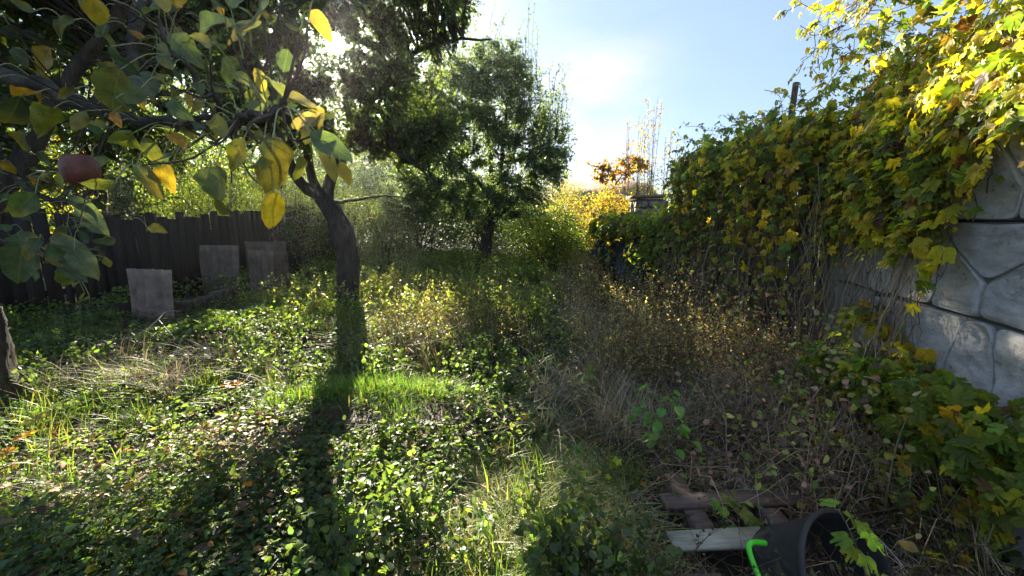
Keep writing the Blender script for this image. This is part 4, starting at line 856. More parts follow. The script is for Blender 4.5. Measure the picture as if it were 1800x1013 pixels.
# upright weed stalks with seed heads and small leaves
A = Acc(); L_ = Acc()
def stalks(n, ht, dens, y0, y1, pal, lpal, per=10, lsz=.03, rad=.0022, wob=.12, clump=9, T=T2):
    p = scatter(n, dens, y0=y0, y1=y1, clump=clump, sd=.10); z = H(p[:, 0], p[:, 1]); hh = ht*R.uniform(.5, 1.25, n); b = np.column_stack([p, z]); k = 6; P = np.empty((n, k, 3)); ln_ = R.normal(0, wob, (n, 2))
    for i in range(k): t = i/(k-1); P[:, i] = b+np.column_stack([ln_*(t**1.6)*hh[:, None]+R.normal(0, .01, (n, 2))*(i > 0), hh*t])
    tubes(A, P, np.linspace(rad, rad*.4, k)[None].repeat(n, 0), 3, cvar(pal, n, .2, .06)); leafy(L_, P, per, lsz, lpal, T, .2, .25, .4, cs=.3)
stalks(1500, .62, lambda x, y: sstep(.35, .9, brown(x, y)), 3.2, 9.5, [(.12, .075, .05)], [(.34, .26, .17), (.26, .19, .12), (.17, .20, .08)], 14, .030)
stalks(650, .55, lambda x, y: np.exp(-(((x+.95)/.6)**2+((y-5.0)/.8)**2)), 3.5, 7, [(.2, .15, .07)], [(.20, .16, .09), (.13, .13, .06), (.12, .14, .05)], 11, .026)
stalks(1700, .55, lambda x, y: sstep(-4.6, -3.4, x)*(1-brown(x, y))*nz1(x, y, 69, 1.3), 5, 12.5, [(.12, .13, .05)], [(.12, .17, .04), (.15, .18, .04), (.20, .19, .08)], 16, .048)
stalks(1500, .30, lambda x, y: (1-brown(x, y))*(1-hay(x, y))*(1-moundf(x, y))*sstep(.35, .7, nz1(x, y, 75, 1.6)), 1.3, 5.5, [(.10, .09, .05)], [(.07, .11, .035), (.09, .14, .04), (.06, .09, .04)], 14, .042, clump=14, T=T6)
stalks(700, .30, lambda x, y: brown(x, y), 1.2, 3.6, [(.13, .085, .055)], [(.12, .08, .05), (.08, .10, .04)], 6, .022, wob=.5)
tag(A.build('weed_stalks', M_stem), 'thin upright dry weed stalks', kind='stuff'); tag(L_.build('weed_leaves', M_leaf), 'small withered leaves and seed heads on the weed stalks', kind='stuff')
# dry tangle on the right
A = Acc(); n = 1500; k = 9; y = 1.0*(4.8)**R.random(n); lim = FX(y)-.15; x = lim-np.abs(R.normal(0, 1, n))*.55; h0 = H(x, y); hgt = R.uniform(.05, .42, n)*np.clip((x-.2), .15, 1.5); az = R.uniform(0, 6.28, n); ln = R.uniform(.3, 1.1, n)
P = np.empty((n, k, 3))
for i in range(k):
    t = i/(k-1); P[:, i, 0] = x+np.cos(az)*ln*(t-.5)+R.normal(0, .012, n); P[:, i, 1] = y+np.sin(az)*ln*(t-.5)+R.normal(0, .012, n); P[:, i, 2] = h0+.02+hgt*np.sin(math.pi*np.clip(t*R.uniform(.8, 1.2), 0, 1))*(.6+.8*R.random())+R.normal(0, .01, n)
bad = ((P[:, :, 0] > .75) & (P[:, :, 0] < 1.85) & (P[:, :, 1] < 1.75) & (P[:, :, 2] > .12)).any(1); P = P[~bad]; n = len(P)
P[:, :, 0] = np.minimum(P[:, :, 0], FX(P[:, :, 1])-.12)
tubes(A, P, R.uniform(.0012, .0032, (n, 1))*np.linspace(1, .5, k)[None], 4, cvar([(.38, .27, .18), (.25, .17, .11), (.48, .37, .24), (.16, .11, .08)], n, .25, .08))
n = 220; ys = R.uniform(3.3, 6.4, n); xs = FX(ys)-.1; P = np.empty((n, k, 3)); tp_ = R.uniform(.7, 2.1, n); of_ = R.uniform(.05, .5, n)
for i in range(k): t = i/(k-1); P[:, i] = np.column_stack([xs-of_*(1-t*.6)+R.normal(0, .03, n), ys+R.normal(0, .04, n)-.25*(1-t), .02+tp_*t])
tubes(A, P, R.uniform(.0015, .004, (n, 1)).repeat(k, 1), 4, cvar([(.22, .16, .11), (.14, .10, .07), (.30, .24, .15)], n, .25, .08))
n = 150; P = np.empty((n, k, 3)); s0 = sY(R.uniform(2.35, 3.5, n)); zt = R.uniform(.9, 1.75, n); o1 = R.uniform(.04, .30, n); wv = R.normal(0, .10, n); zb = R.uniform(.05, .6, n)      # bare bines hanging down the wall's far end
for i in range(k):
    t = i/(k-1); P[:, i] = np.array([wp(a_+w__*math.sin(t*4)-.10*t, z1_+(z2_-z1_)*t, o_*(.4+.9*t)) for a_, w__, z1_, z2_, o_ in zip(s0, wv, zt, zb, o1)])+R.normal(0, .012, (n, 3))
tubes(A, P, R.uniform(.0012, .003, (n, 1)).repeat(k, 1), 4, cvar([(.30, .22, .14), (.20, .14, .09), (.38, .30, .18)], n, .25, .08))
tag(A.build('dry_tangle', M_stem), 'tangle of dead hop bines and brambles against the fence foot', kind='stuff')
L_ = Acc(); n = 5200; y = 1.0*(5.5)**R.random(n); x = FX(y)-.35-np.abs(R.normal(0, .5, n)); zz = H(x, y)+R.random(n)**1.6*np.clip(.75*(x-.6), .08, 1.1)
ok = ~((x > .8) & (x < 1.8) & (y < 1.7)); x, y, zz = x[ok], y[ok], zz[ok]; n = len(x)
place(L_, T6, np.column_stack([x, y, zz]), R.normal(0, 1, (n, 3)), R.normal(0, 1, (n, 3)), .035*R.uniform(.5, 1.4, n), cvar([(.22, .14, .09), (.33, .22, .13), (.14, .09, .06), (.26, .26, .07), (.20, .24, .05)], n, .25, .08))
tag(L_.build('withered_leaves', M_straw), 'curled withered leaves caught in the dry tangle', kind='stuff')
# litter
L_ = Acc(); 
for nn, dens, pal in ((9500, lambda x, y: (1-.4*brown(x, y))*(.3+.7*sstep(.35, .75, nz1(x, y, 81, 1.8)))*(1-.8*moundf(x, y)), [(.22, .14, .08), (.14, .09, .055), (.30, .17, .05), (.10, .07, .045)]), (900, lambda x, y: sstep(.8, -1.5, x)+.15, [(.42, .20, .02), (.45, .30, .03), (.38, .14, .02)])):
    p = scatter(nn, dens, y0=1., y1=9); zc = H(p[:, 0], p[:, 1])+.01+canopy(p[:, 0], p[:, 1])*R.random(nn)**.5*.95
    place(L_, T6, np.column_stack([p, zc]), np.column_stack([R.normal(0, 1, (nn, 2)), R.normal(0, .25, nn)]), np.column_stack([R.normal(0, .4, (nn, 2)), np.ones(nn)]), .042*R.uniform(.5, 1.4, nn), cvar(pal, nn, .2, .08))
tag(L_.build('leaf_litter', M_straw), 'fallen brown and orange leaves strewn over the ground cover', kind='stuff')

# ------------------------------------------------------------------ notable fallen leaves, fruit, bottle
def gz(px, py, z=.12):
    d = at(px, py, 1.)-[0, 0, CAMZ]; t = (z-CAMZ)/d[2]; return np.array([0, 0, CAMZ])+d*t
fall = [(403, 676, .15, (.50, .20, .02), .13, 'large orange fallen leaf on the sunlit ground cover left of the grass mound'), (560, 186+340, .16, (.5, .42, .03), .1, None),
        (1300, 760+22, .06, (.5, .27, .02), .045, 'small orange leaf lying in the dry stems under the green seedling'), (1296, 948, .12, (.50, .30, .02), .055, 'orange leaf lying on the pale pallet board'),
        (1614, 970, .3, (.40, .27, .08), .06, 'curled tan leaf hanging among stems right of the black tub'), (1048, 745, .05, (.45, .35, .03), .07, None), (40, 768, .2, (.45, .25, .02), .10, 'yellow-orange leaf at the left edge under the stump'),
        (62, 738, .2, (.38, .34, .05), .11, 'pale yellow leaf lying just above the orange one near the stump'), (918, 855, .10, (.22, .42, .04), .035, 'round light green leaf standing over the flattened hay'),
        (825, 912, .05, (.50, .16, .02), .04, 'bright orange scrap of leaf in the flattened hay by the green bottle'), (12, 795, .18, (.5, .2, .02), .07, 'vivid orange leaf at the very left edge of the cover'), (1108, 962, .08, (.42, .30, .03), .05, 'ragged yellow-brown leaf left of the pale pallet board')]
for px, py, z, c, sz, lab in fall:
    if lab is None: continue
    p = gz(px, py, z); T_ = palmate(int(px), sz > .06) if sz > .06 else ovate(4, 6, .42, .2, .15, int(px)); A = Acc()
    place(A, T_, p[None], np.array([[R.normal(0, 1), R.normal(0, .6), .1]]), np.array([[-.1, -.35, 1.]]), sz, np.array([c]))
    tag(A.build('fallen_leaf', M_hop), lab, 'leaf', 'fallen leaves that stand out')
def apple(px, py, z, r_, c, lab):
    p = gz(px, py, z); root = empty('fallen_apple', p, lab, 'apple', 'windfall apples'); V = []; F = []; nn, mm = 12, 9
    for j in range(mm):
        th = math.pi*j/(mm-1); rr = r_*math.sin(th)*(1+.05*math.cos(th)); zz_ = r_*.9*math.cos(th)*(1-.25*math.exp(-(math.sin(th)/.35)**2))
        for i in range(nn): V.append((p[0]+rr*math.cos(i*2*math.pi/nn), p[1]+rr*math.sin(i*2*math.pi/nn), p[2]+zz_))
    for j in range(mm-1):
        for i in range(nn): a_, b_ = j*nn+i, j*nn+(i+1) % nn; F.append((a_, b_, b_+nn, a_+nn))
    A = Acc(); A.add(V, np.array(F)[:, ::-1], c); A.build('flesh', M_ap, root, smooth=True); A = Acc(); tubes(A, np.array([p+[0, 0, r_*.6], p+[.003, 0, r_*.9], p+[.008, 0, r_*1.25]]), .0015, 4, (.1, .07, .04)); A.build('stalk', M_stem, root)
M_ap = solid_mat('apple_skin', (.8, .8, .8), (1, 1, 1), 10, .35, .05, .002, spec=.5, useattr=True)
apple(1114, 638, .05, .032, (.30, .03, .03), 'red windfall apple in the brown weeds below the creeper')
apple(1197, 800, .04, .028, (.28, .07, .07), 'dull pink windfall apple beside the green seedling')
apple(1536, 756, .2, .032, (.30, .06, .06), 'reddish windfall apple in the tangle at the foot of the wall')
# bottle half buried
bt = empty('glass_bottle', gz(780, 945, .05), 'dark blue-green bottle half buried in the flattened hay', 'bottle')
p0 = gz(757, 955, .05); p1 = gz(806, 922, .05); A = Acc(); tt = np.array([0, .02, .5, .62, .72, 1.]); rr = np.array([.0, .026, .026, .018, .010, .009]); tubes(A, p0+(p1-p0)*tt[:, None], rr, 14, (.5,)*3, cap=True); A.build('body', M_glass, bt, smooth=True)
A = Acc(); tubes(A, p0+(p1-p0)*np.array([.97, 1.06])[:, None], .0125, 12, (.5,)*3, cap=True); A.build('neck_ring', M_glass, bt)
# pale lichen-like flowers at (480,775)
fl_ = empty('wild_flower', gz(482, 785, .12), 'cluster of small whitish dry flower heads in the ground cover', 'flower'); A = Acc(); n = 40; c0 = gz(482, 778, .2)
P = c0+R.normal(0, 1, (n, 3))*[.045, .03, .03]; place(A, T6, P, R.normal(0, 1, (n, 3)), R.normal(0, 1, (n, 3))+[0, -1, .5], .022, np.full((n, 3), .5)); A.build('petals', M_white, fl_)['kind'] = 'stuff'
A = Acc(); tubes(A, np.stack([np.stack([gz(482, 800, .0)+[R.normal(0, .02), 0, 0], c0+R.normal(0, .02, 3)]) for _ in range(6)]), .0015, 3, (.12, .12, .06)); A.build('stem', M_stem, fl_)['kind'] = 'stuff'

# ------------------------------------------------------------------ pallet boards
pal_ = empty('wooden_pallet', (1.25, 1.75, 0), 'old wooden pallet half sunk in dry stems behind the black tub', 'pallet')
def board(px0, py0, px1, py1, z, w_, th, mat, name='board'):
    a_ = gz(px0, py0, z); b_ = gz(px1, py1, z); c_ = (a_+b_)/2; ln_ = np.linalg.norm((b_-a_)[:2]); A = Acc(); rz = math.atan2(b_[1]-a_[1], b_[0]-a_[0])
    box(A, (c_[0], c_[1], z-th/2), (ln_, w_, th), rz=rz, C=(.5,)*3, wob=.0025); o = A.build(name, mat, pal_); return o
board(1165, 878, 1420, 872, .13, .10, .022, M_redw)
board(1180, 948, 1345, 941, .13, .105, .022, M_pale)
board(1150, 1030, 1275, 1026, .13, .10, .022, M_redw)
for x_ in (.92, 1.30):
    A = Acc(); box(A, (x_, 1.86, .063), (.09, .44, .09), C=(.5,)*3); A.build('stringer', M_redw, pal_)

# ------------------------------------------------------------------ black rubber tub lying on its side
AX = unit(np.array([.36, -.70, .56])); CT = at(1508, 1038, 1.30)         # rim plane normal and rim centre
tub = empty('bucket', CT-AX*.3, 'black rubber bucket tipped over, hop leaves before its open mouth', 'bucket')
e1 = unit(np.cross(AX, [0, 0, 1])); e2 = np.cross(e1, AX)
def lathe(prof, ns=48):
    V = []; F = []
    for (r_, h_) in prof:
        for i in range(ns): t = 2*math.pi*i/ns; V.append(CT+AX*h_+r_*(math.cos(t)*e1+math.sin(t)*e2))
    for j in range(len(prof)-1):
        for i in range(ns): a_, b_ = j*ns+i, j*ns+(i+1) % ns; F.append((a_, b_, b_+ns, a_+ns))
    return V, np.array(F)
RM = .27
A = Acc(); A.add(*lathe([(.001, -.31), (.195, -.31), (.203, -.302), (.220, -.20), (RM-.012, -.035), (RM-.010, -.03), (RM, -.028), (RM+.004, -.012), (RM, .0), (RM-.008, .002), (RM-.014, -.004), (RM-.016, -.03), (.214, -.20), (.197, -.294), (.001, -.298)])); A.build('body', M_rubber, tub, smooth=True)
# wire handle: pivots on two lugs, hanging across the mouth
k = 26; t = np.linspace(0, math.pi, k); h1 = e2*.55+AX*.83; dirh = unit(-e2*.80+AX*.60); pv = unit(e1*-.86+e2*.5); pv2 = -pv
Ph = np.array([CT+AX*-.005+pv*(RM+.006)*math.cos(a_)+unit(np.cross(AX, pv)*-1.*.96+AX*.28)*(RM*1.02)*math.sin(a_) for a_ in t]); A = Acc(); tubes(A, Ph, .0035, 8, (.5,)*3); A.build('handle', M_steel, tub, smooth=True)
for sgn in (1, -1):
    A = Acc(); c_ = CT+pv*sgn*(RM+.004)-AX*.012; tubes(A, np.array([c_-pv*sgn*.004, c_+pv*sgn*.010]), .014, 12, (.5,)*3, cap=True); A.build('lug', M_rubber, tub, smooth=True)
# bright green plastic crate rim beside it
gr = empty('plastic_crate', at(1345, 985, 1.40), 'bright green plastic frame leaning on the left of the black bucket', 'crate')
pts = [at(1345, 955, 1.42), at(1322, 954, 1.40), at(1317, 968, 1.38), at(1332, 1010, 1.32), at(1352, 1050, 1.26)]; P = spline(pts, 18); A = Acc(); tubes(A, P, .0105, 10, (.5,)*3, cap=True); A.build('rim', M_green, gr, smooth=True)
P2 = P+[.022, .03, -.03]; V = np.concatenate([P, P2]); F = np.array([(i, i+1, i+19, i+18) for i in range(17)]); A = Acc(); A.add(V, F); A.add(V+[.002, .003, 0], F[:, ::-1]); A.build('side_panel', M_green, gr, smooth=True)

# ------------------------------------------------------------------ thin haze, added to give the lens veil round the sun
A = Acc(); box(A, (-1.5, 16, 3.35), (41, 44, 9.3)); hb = A.build('haze', None)
m, t, o = new_mat('air'); pv_ = nd(t, 'ShaderNodeVolumePrincipled', Density=.0007, Anisotropy=.82); pv_.inputs['Color'].default_value = (.93, .95, 1, 1); t.links.new(pv_.outputs[0], o.inputs['Volume'])
hb.data.materials.append(m); tag(hb, 'thin haze added over the garden to give the lens veil towards the sun', kind='stuff')

# ------------------------------------------------------------------ small plants
def seedling(label, stem_pts, leaf_n, size, yel, T=None, name='seedling', side=2, spread=.10, pal=None, r0=.003, cat='plant'):
    root = empty(name, stem_pts[0], label, cat); S_ = Acc(); k = 12; P = spline(stem_pts, k); tubes(S_, P, np.linspace(r0, r0*.5, k), 5, (.16, .17, .07))
    S_.build('stem', M_stem, root, smooth=True)
    pet = Acc()
    for i in range(leaf_n):
        f = R.uniform(.25, 1)*(k-1.01) if i else k-1.01; j = int(f); q_ = P[j]+(P[j+1]-P[j])*(f-j); d = unit(np.array([R.normal(0, 1), R.normal(-.25, .7), R.uniform(-.1, .6)])); e_ = q_+d*spread*R.uniform(.3, 1.1)
        tubes(pet, np.array([q_, (q_+e_)/2+[0, 0, .008], e_]), .0012, 3, (.2, .2, .08)); T_ = HOPS[R.integers(0, 4)] if T is None else T
        c = hoppal(1, yel, 0)[0] if pal is None else cvar(pal, 1)[0]; A = Acc(); place(A, T_, e_[None], (d*[1, 1, .2]+[0, 0, -.35])[None], np.array([[R.normal(0, .25), -.45+R.normal(0, .2), 1]]), size*R.uniform(.7, 1.2), c[None]); A.build('leaf', M_hop, root)
    pet.build('petiole', M_stem, root)['kind'] = 'stuff'
RASP = [(.17, .34, .08), (.13, .28, .06)]
seedling('bright green raspberry cane with toothed leaves standing in the brown stems', [gz(1185, 835, .0), gz(1175, 790, .14), at(1170, 745, 2.15), at(1160, 705, 2.15)], 30, .070, 0, ovate(4, 6, .36, .2, .14, 3), spread=.17, pal=RASP)
seedling('pale green weed with long narrow leaves in the middle of the dry slope', [gz(1020, 720, .0), at(1024, 690, 3.1), at(1032, 655, 3.1)], 18, .10, 0, ovate(4, 6, .25, .25, .1, 4), spread=.10, pal=[(.15, .22, .09), (.12, .19, .08)])
seedling('yellow-green hop shoot growing up before the black bucket mouth', [at(1560, 1100, 1.05), at(1530, 1030, 1.08), at(1505, 960, 1.10), at(1487, 918, 1.12)], 12, .046, .35, spread=.075, pal=[(.26, .42, .04), (.32, .44, .04), (.22, .36, .04)], r0=.0025)
seedling('green hop shoot creeping over the pale pallet board', [gz(1330, 950, .1), at(1310, 920, 1.70), at(1285, 890, 1.72), at(1262, 880, 1.75)], 12, .055, .15, spread=.08, pal=[(.12, .22, .05), (.18, .26, .05)])
seedling('small green shoot with oval leaves behind the brown pallet board', [gz(1330, 860, .0), at(1325, 820, 2.1), at(1320, 795, 2.1)], 11, .05, .2, T6, spread=.07, pal=[(.13, .22, .05)])
seedling('thin yellowish shoot left of the raspberry cane', [gz(1052, 850, 0), at(1060, 830, 2.05), at(1078, 812, 2.05)], 6, .035, .8, spread=.05)
seedling('tall pale yellow dock stem rising right of the black bucket', [gz(1552, 930, .0), at(1562, 850, 1.75), at(1580, 770, 1.8), at(1612, 700, 1.85)], 7, .05, .9, T6, spread=.04, r0=.006, pal=[(.35, .30, .06)])
seedling('leafy light green dandelion upright in the dark cover, catching the sun', [gz(345, 850, .02), gz(346, 830, .1), gz(347, 818, .16)], 6, .075, 0, ovate(4, 6, .25, .15, .1, 7), spread=.02, pal=[(.20, .36, .03)])
seedling('broad-leaved light green plant in the ground cover near the front left', [gz(150, 905, 0), gz(150, 890, .1), gz(150, 880, .15)], 8, .07, 0, ovate(4, 6, .4, .15, .1, 8), spread=.08, pal=[(.10, .19, .04)])
seedling('thin dark thistle stem standing up in the sunlit cover left of the apple trunk shadow', [gz(470, 690, 0), at(465, 650, 4.0), at(458, 600, 4.0)], 4, .05, 0, T6, spread=.05, pal=[(.07, .10, .04)], r0=.006)
# fallen bare stick by the pale sheet
A = Acc()
for pts in ([gz(172, 600, .22), gz(235, 592, .26), gz(275, 565, .34), gz(292, 548, .4), gz(318, 547, .42)], [gz(278, 562, .34), gz(292, 578, .30), gz(310, 598, .24)], [gz(180, 598, .24), gz(200, 608, .22), gz(215, 612, .2)]): tubes(A, spline(pts, 14), np.linspace(.007, .003, 14), 5, (.30, .26, .20))
tag(A.build('dead_branch', M_stem, smooth=True), 'thin pale dead branch lying in front of the pale corrugated sheet', 'branch')

# ------------------------------------------------------------------ near pear tree, upper left
np0 = np.array([-3.1, 1.3, 0]); near = empty('fruit_tree', np0, 'close fruit tree with big spotted leaves and one brown fruit', 'tree')
bark_tube([(-3.1, 1.3, -.1), (-3.0, 1.32, .6), (-2.9, 1.35, 1.2), (-2.75, 1.5, 1.6)], [.15, .12, .11, .08], 16, 14, .06, 3).build('trunk', M_bark, near, smooth=True)
limbs = [([(-2.8, 1.45, 1.5), at(-40, 400, 1.72), at(0, 335, 1.75), at(55, 268, 1.8), at(95, 190, 1.85), at(140, 110, 1.9), at(190, 55, 1.95), at(235, -30, 2.0)], .040, .022),
         ([(-2.8, 1.45, 1.55), (-2.5, 1.5, 1.95), at(-60, 130, 1.5), at(10, 135, 1.35), at(70, 150, 1.28), at(130, 178, 1.22), at(185, 203, 1.15), at(260, 210, 1.05), at(330, 218, 1.0), at(400, 222, .95)], .032, .008),
         ([at(185, 203, 1.15), at(230, 110, 1.2), at(240, 40, 1.25), at(262, -30, 1.3)], .012, .02),
         ([at(330, 218, 1.0), at(385, 190, .95), at(345, 140, .95), at(300, 80, .95), at(275, 30, .98), at(262, -20, 1.0)], .006, .005),
         ([at(400, 222, .95), at(440, 205, .85), at(480, 200, .72), at(497, 190, .68)], .008, .006),
         ([at(15, 300, 1.78), at(60, 340, 1.6), at(120, 355, 1.5), at(170, 330, 1.4)], .012, .006),
         ([at(-30, 380, 1.7), at(-10, 420, 1.5), at(60, 440, 1.4), at(110, 460, 1.35)], .012, .005),
         ([at(95, 190, 1.85), at(180, 175, 2.0), at(290, 165, 2.2), at(420, 150, 2.4)], .018, .006), ([at(140, 110, 1.9), at(240, 90, 2.1), at(330, 60, 2.3), at(450, 30, 2.6)], .018, .006)]
sk = []
for pts, r0, r1 in limbs:
    k = 26; P = spline(pts, k); P[1:-1] += R.normal(0, .004, (k-2, 3)); A = Acc(); tubes(A, P, np.linspace(r0, r1, k)*(1+.1*R.normal(0, 1, k)), 9, (.5,)*3); A.build('limb', M_bark, near, smooth=True); sk.append(P)
skn = np.concatenate(sk)
OL = (.13, .15, .045); GRG = (.075, .12, .065); YE = (.50, .40, .02); OR = (.48, .22, .02); DKG = (.045, .075, .045); LG = (.17, .21, .05)
# px, py of the leaf base; px, py of the tip; distance; pigment; width factor
NL = [(480, 243, 478, 345, .62, GRG, 1.0), (480, 336, 476, 405, .64, YE, .92), (212, 122, 190, 198, .85, OL, 1.15), (160, -8, 178, 50, .85, (.42, .30, .05), 1.1), (545, 235, 622, 278, .62, (.11, .16, .08), .8), (520, 228, 548, 190, .64, (.30, .24, .10), .8),
      (430, 240, 404, 300, .75, (.22, .22, .03), .9), (352, 300, 388, 345, .8, LG, 1.0), (62, 165, 28, 155, 1.0, OR, .9), (95, 190, 68, 222, 1.0, (.20, .21, .03), 1.0), (232, 235, 202, 280, .9, (.17, .20, .05), 1.0), (252, 242, 282, 290, .85, (.16, .19, .05), .8),
      (315, 270, 268, 282, .85, (.09, .13, .07), .7), (240, 290, 285, 350, .9, DKG, .7), (35, 170, 12, 225, 1.0, DKG, 1.1), (300, 60, 352, 110, .9, (.11, .15, .07), .9), (238, 130, 262, 150, .95, (.09, .12, .07), 1.1), (456, -22, 476, 56, .75, (.09, .15, .12), .8),
      (560, 240, 590, 320, .66, (.28, .26, .06), .6), (598, 285, 615, 325, .66, (.30, .30, .04), .8), (62, 340, 18, 380, 1.1, (.07, .13, .05), 1.1), (130, 35, 85, 60, 1.1, (.10, .12, .045), 1.0), (60, 20, 20, 0, 1.1, (.09, .12, .07), .8), (180, 60, 215, 90, 1.0, (.12, .15, .04), .9),
      (328, 160, 335, 190, .9, (.32, .24, .05), .7), (375, 205, 392, 240, .9, (.25, .24, .04), .8), (300, 235, 322, 252, .95, (.50, .28, .02), .8), (280, 290, 300, 325, .95, (.40, .28, .03), .9), (410, 130, 470, 165, .7, (.15, .18, .10), .5), (395, 100, 410, 150, .8, (.12, .16, .08), .9),
      (450, 120, 465, 165, .75, (.35, .28, .08), .8), (288, 20, 272, -20, .9, (.28, .25, .05), 1.0), (320, 10, 300, -20, .9, (.45, .32, .06), .8), (350, 60, 385, 20, .9, (.12, .18, .09), .9), (415, 60, 450, 30, .8, (.15, .19, .12), .8), (120, 350, 165, 365, 1.2, (.09, .13, .07), .7), (130, 365, 190, 412, 1.2, (.07, .11, .07), .6),
      (30, 410, 55, 445, 1.2, (.08, .12, .05), 1.0), (45, 425, 20, 500, 1.15, (.08, .12, .05), 1.1), (70, 420, 40, 455, 1.15, (.07, .10, .05), 1.0), (80, 440, 130, 470, 1.15, (.07, .11, .06), .9), (100, 460, 155, 495, 1.15, (.08, .13, .07), .7), (110, 470, 118, 505, 1.15, (.14, .18, .05), 1.0), (90, 425, 150, 440, 1.15, (.10, .14, .06), .6),
      (130, 440, 165, 485, 1.1, (.10, .14, .07), .9), (500, 180, 470, 120, .7, (.17, .19, .10), .8), (505, 185, 530, 150, .72, (.22, .20, .10), .7), (470, 190, 430, 180, .72, (.13, .17, .08), .8), (530, 275, 520, 320, .7, (.2, .22, .06), .7), (340, 245, 318, 205, 1.0, (.2, .18, .06), .9), (370, 80, 340, 60, .85, (.24, .22, .09), .8),
      (260, 400, 290, 405, 1.6, (.45, .36, .06), 1.0), (195, 225, 165, 210, 1.0, (.10, .13, .06), .9), (45, 235, 20, 270, 1.2, (.06, .09, .05), 1.0), (150, 195, 128, 232, 1.0, (.18, .19, .04), .9), (22, 85, 48, 118, 1.1, (.07, .09, .05), 1.1), (90, 85, 60, 130, 1.15, (.28, .20, .04), .9), (120, 300, 95, 330, 1.2, (.08, .11, .05), .9),
      (545, 20, 580, 60, .7, (.42, .27, .08), .7), (560, 0, 540, -30, .7, (.40, .25, .05), .7), (400, 10, 430, -20, .75, (.13, .2, .12), .9)]
twg = Acc(); pet = Acc(); TV = [ovate(6, 11, .34+.02*(q_ % 3), .06+.05*q_, .08+.03*(q_ % 4), 90+q_, .06) for q_ in range(6)]
def nearleaf(b, tip, c, wf, idx, jit=.35):
    L0 = np.linalg.norm(tip-b); D_ = unit(tip-b); view = unit(np.array([0, 0, CAMZ])-b); Nn = unit(view*.75+[0, 0, .55]+R.normal(0, jit, 3)); tv, tf = TV[idx % 6]; tv = tv*[wf*.92, 1, 1]
    A = Acc(); place(A, (tv, tf), b[None], D_[None], Nn[None], L0, np.array([c])); cc = A.C[0]; 
    # yellowing spreads from one side of some leaves
    if R.random() < .3:
        mth = sstep(.1, .8, tv[:, 1]*R.uniform(.4, 1)+tv[:, 0]*R.normal(0, 1.5)+.2*R.normal(0, 1)); A.C[0] = cc*(1-mth[:, None]*.6)+np.array([.36, .26, .03])*mth[:, None]*.6
    A.build('leaf', M_near, near, smooth=True)
    j = ((skn-b)**2).sum(1).argmin(); s_ = skn[j]; 
    if np.linalg.norm(s_-b) > .12:      # a thin side twig carries the stalk
        k_ = b+unit(s_-b)*.05+[0, 0, .01]; tubes(twg, spline([s_, (s_+k_)/2+R.normal(0, .012, 3)+[0, 0, -.01], k_], 9), np.linspace(.0028, .0014, 9), 5, (.5,)*3); s_ = k_
    pm_ = (s_+b)/2+[0, 0, .015]; tubes(pet, spline([s_, pm_, b], 7), .0012, 4, (.26, .27, .12))
for idx, (bx_, by_, tx, ty, Yd, c, wf) in enumerate(NL):
    nearleaf(at(bx_, by_, Yd), at(tx, ty, Yd-R.uniform(-.03, .05)), cvar([c], 1, .06, .03)[0], wf, idx)
# further single leaves along the limbs
NP = [OL, GRG, DKG, DKG, DKG, (.09, .12, .06), (.20, .17, .04), (.11, .14, .05), GRG, GRG, (.34, .19, .03), DKG]
for idx in range(235):
    j = R.integers(40, len(skn)); b = skn[j]+R.normal(0, 1, 3)*[.09, .10, .09]
    if b[1] < .75: continue
    D_ = unit(R.normal(0, .8, 3)+[0, 0, -.7]); nearleaf(b, b+D_*R.uniform(.03, .06), cvar([NP[R.integers(0, 12)]], 1, .2, .06)[0], R.uniform(.7, 1.1), idx, .9) if sungap(b[None])[0] else None
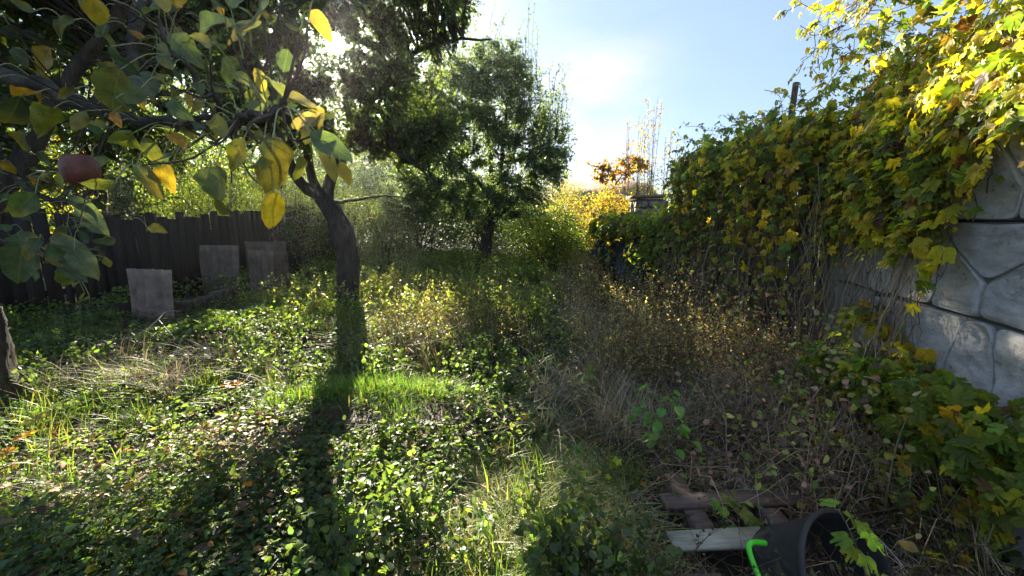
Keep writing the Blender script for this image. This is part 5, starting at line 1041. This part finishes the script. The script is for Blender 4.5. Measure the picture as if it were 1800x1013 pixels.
# outer foliage of the same tree: smaller in view
cl = in_ell(900, [((-2.6, 2.1, 2.7), (1.0, .6, .5)), ((-1.6, 2.3, 2.9), (.9, .6, .35)), ((-2.9, 2.2, 2.0), (.5, .5, .5)), ((-1.5, 1.6, 2.75), (.9, .5, .22)), ((-3.0, 1.6, 3.1), (1.2, 1.0, .6))], .5); tw = attach(skn[20:], cl, .2, 5, False)
A = Acc(); tubes(A, tw, np.linspace(.004, .0018, 5)[None].repeat(len(tw), 0), 4, (.5,)*3); A.build('twig', M_twig, near)['kind'] = 'stuff'
L_ = Acc(); tw2 = tw.copy(); ln = np.linalg.norm(tw[:, -1]-tw[:, 0], axis=1); kp = np.minimum(1, .3/np.maximum(ln, .01))
for i in range(4): tw2[:, i] = tw[:, 4]+(tw[:, i]-tw[:, 4])*kp[:, None]
leafy(L_, tw2, 9, .068, [OL, GRG, DKG, DKG, LG], ovate(2, 4, .40, .2, .12, 5), .7, 0); L_.build('foliage', M_near, near)['kind'] = 'stuff'
pet.build('petiole', M_stem, near)['kind'] = 'stuff'; twg.build('side_twig', M_twig, near)['kind'] = 'stuff'
# the brown fruit
fc = at(142, 300, 1.0); V = []; F = []; nn, mm = 28, 18; r_ = .043
for j in range(mm):
    th = math.pi*j/(mm-1); rr = r_*math.sin(th)*(1+.06*math.cos(th)); zz_ = r_*.86*math.cos(th)-r_*.28*math.exp(-(math.sin(th)/.33)**2)*(1 if th < 1.5 else -.6)
    for i in range(nn):
        a_ = i*2*math.pi/nn; w_ = 1+.025*math.sin(3*a_+1)+.015*math.sin(7*a_+th*4); V.append((fc[0]+rr*.84*w_*math.cos(a_), fc[1]+rr*.84*w_*math.sin(a_), fc[2]+zz_*1.2))
for j in range(mm-1):
    for i in range(nn): a_, b_ = j*nn+i, j*nn+(i+1) % nn; F.append((a_, b_, b_+nn, a_+nn))
A = Acc(); A.add(V, np.array(F)[:, ::-1]); fo = A.build('fruit', M_apple, near, smooth=True)
fr_ = fo; A = Acc(); tubes(A, spline([fc+[0, 0, .02], fc+[.006, 0, .045], at(150, 255, 1.02)], 6), .0018, 5, (.12, .09, .05)); A.build('fruit_stalk', M_stem, near)
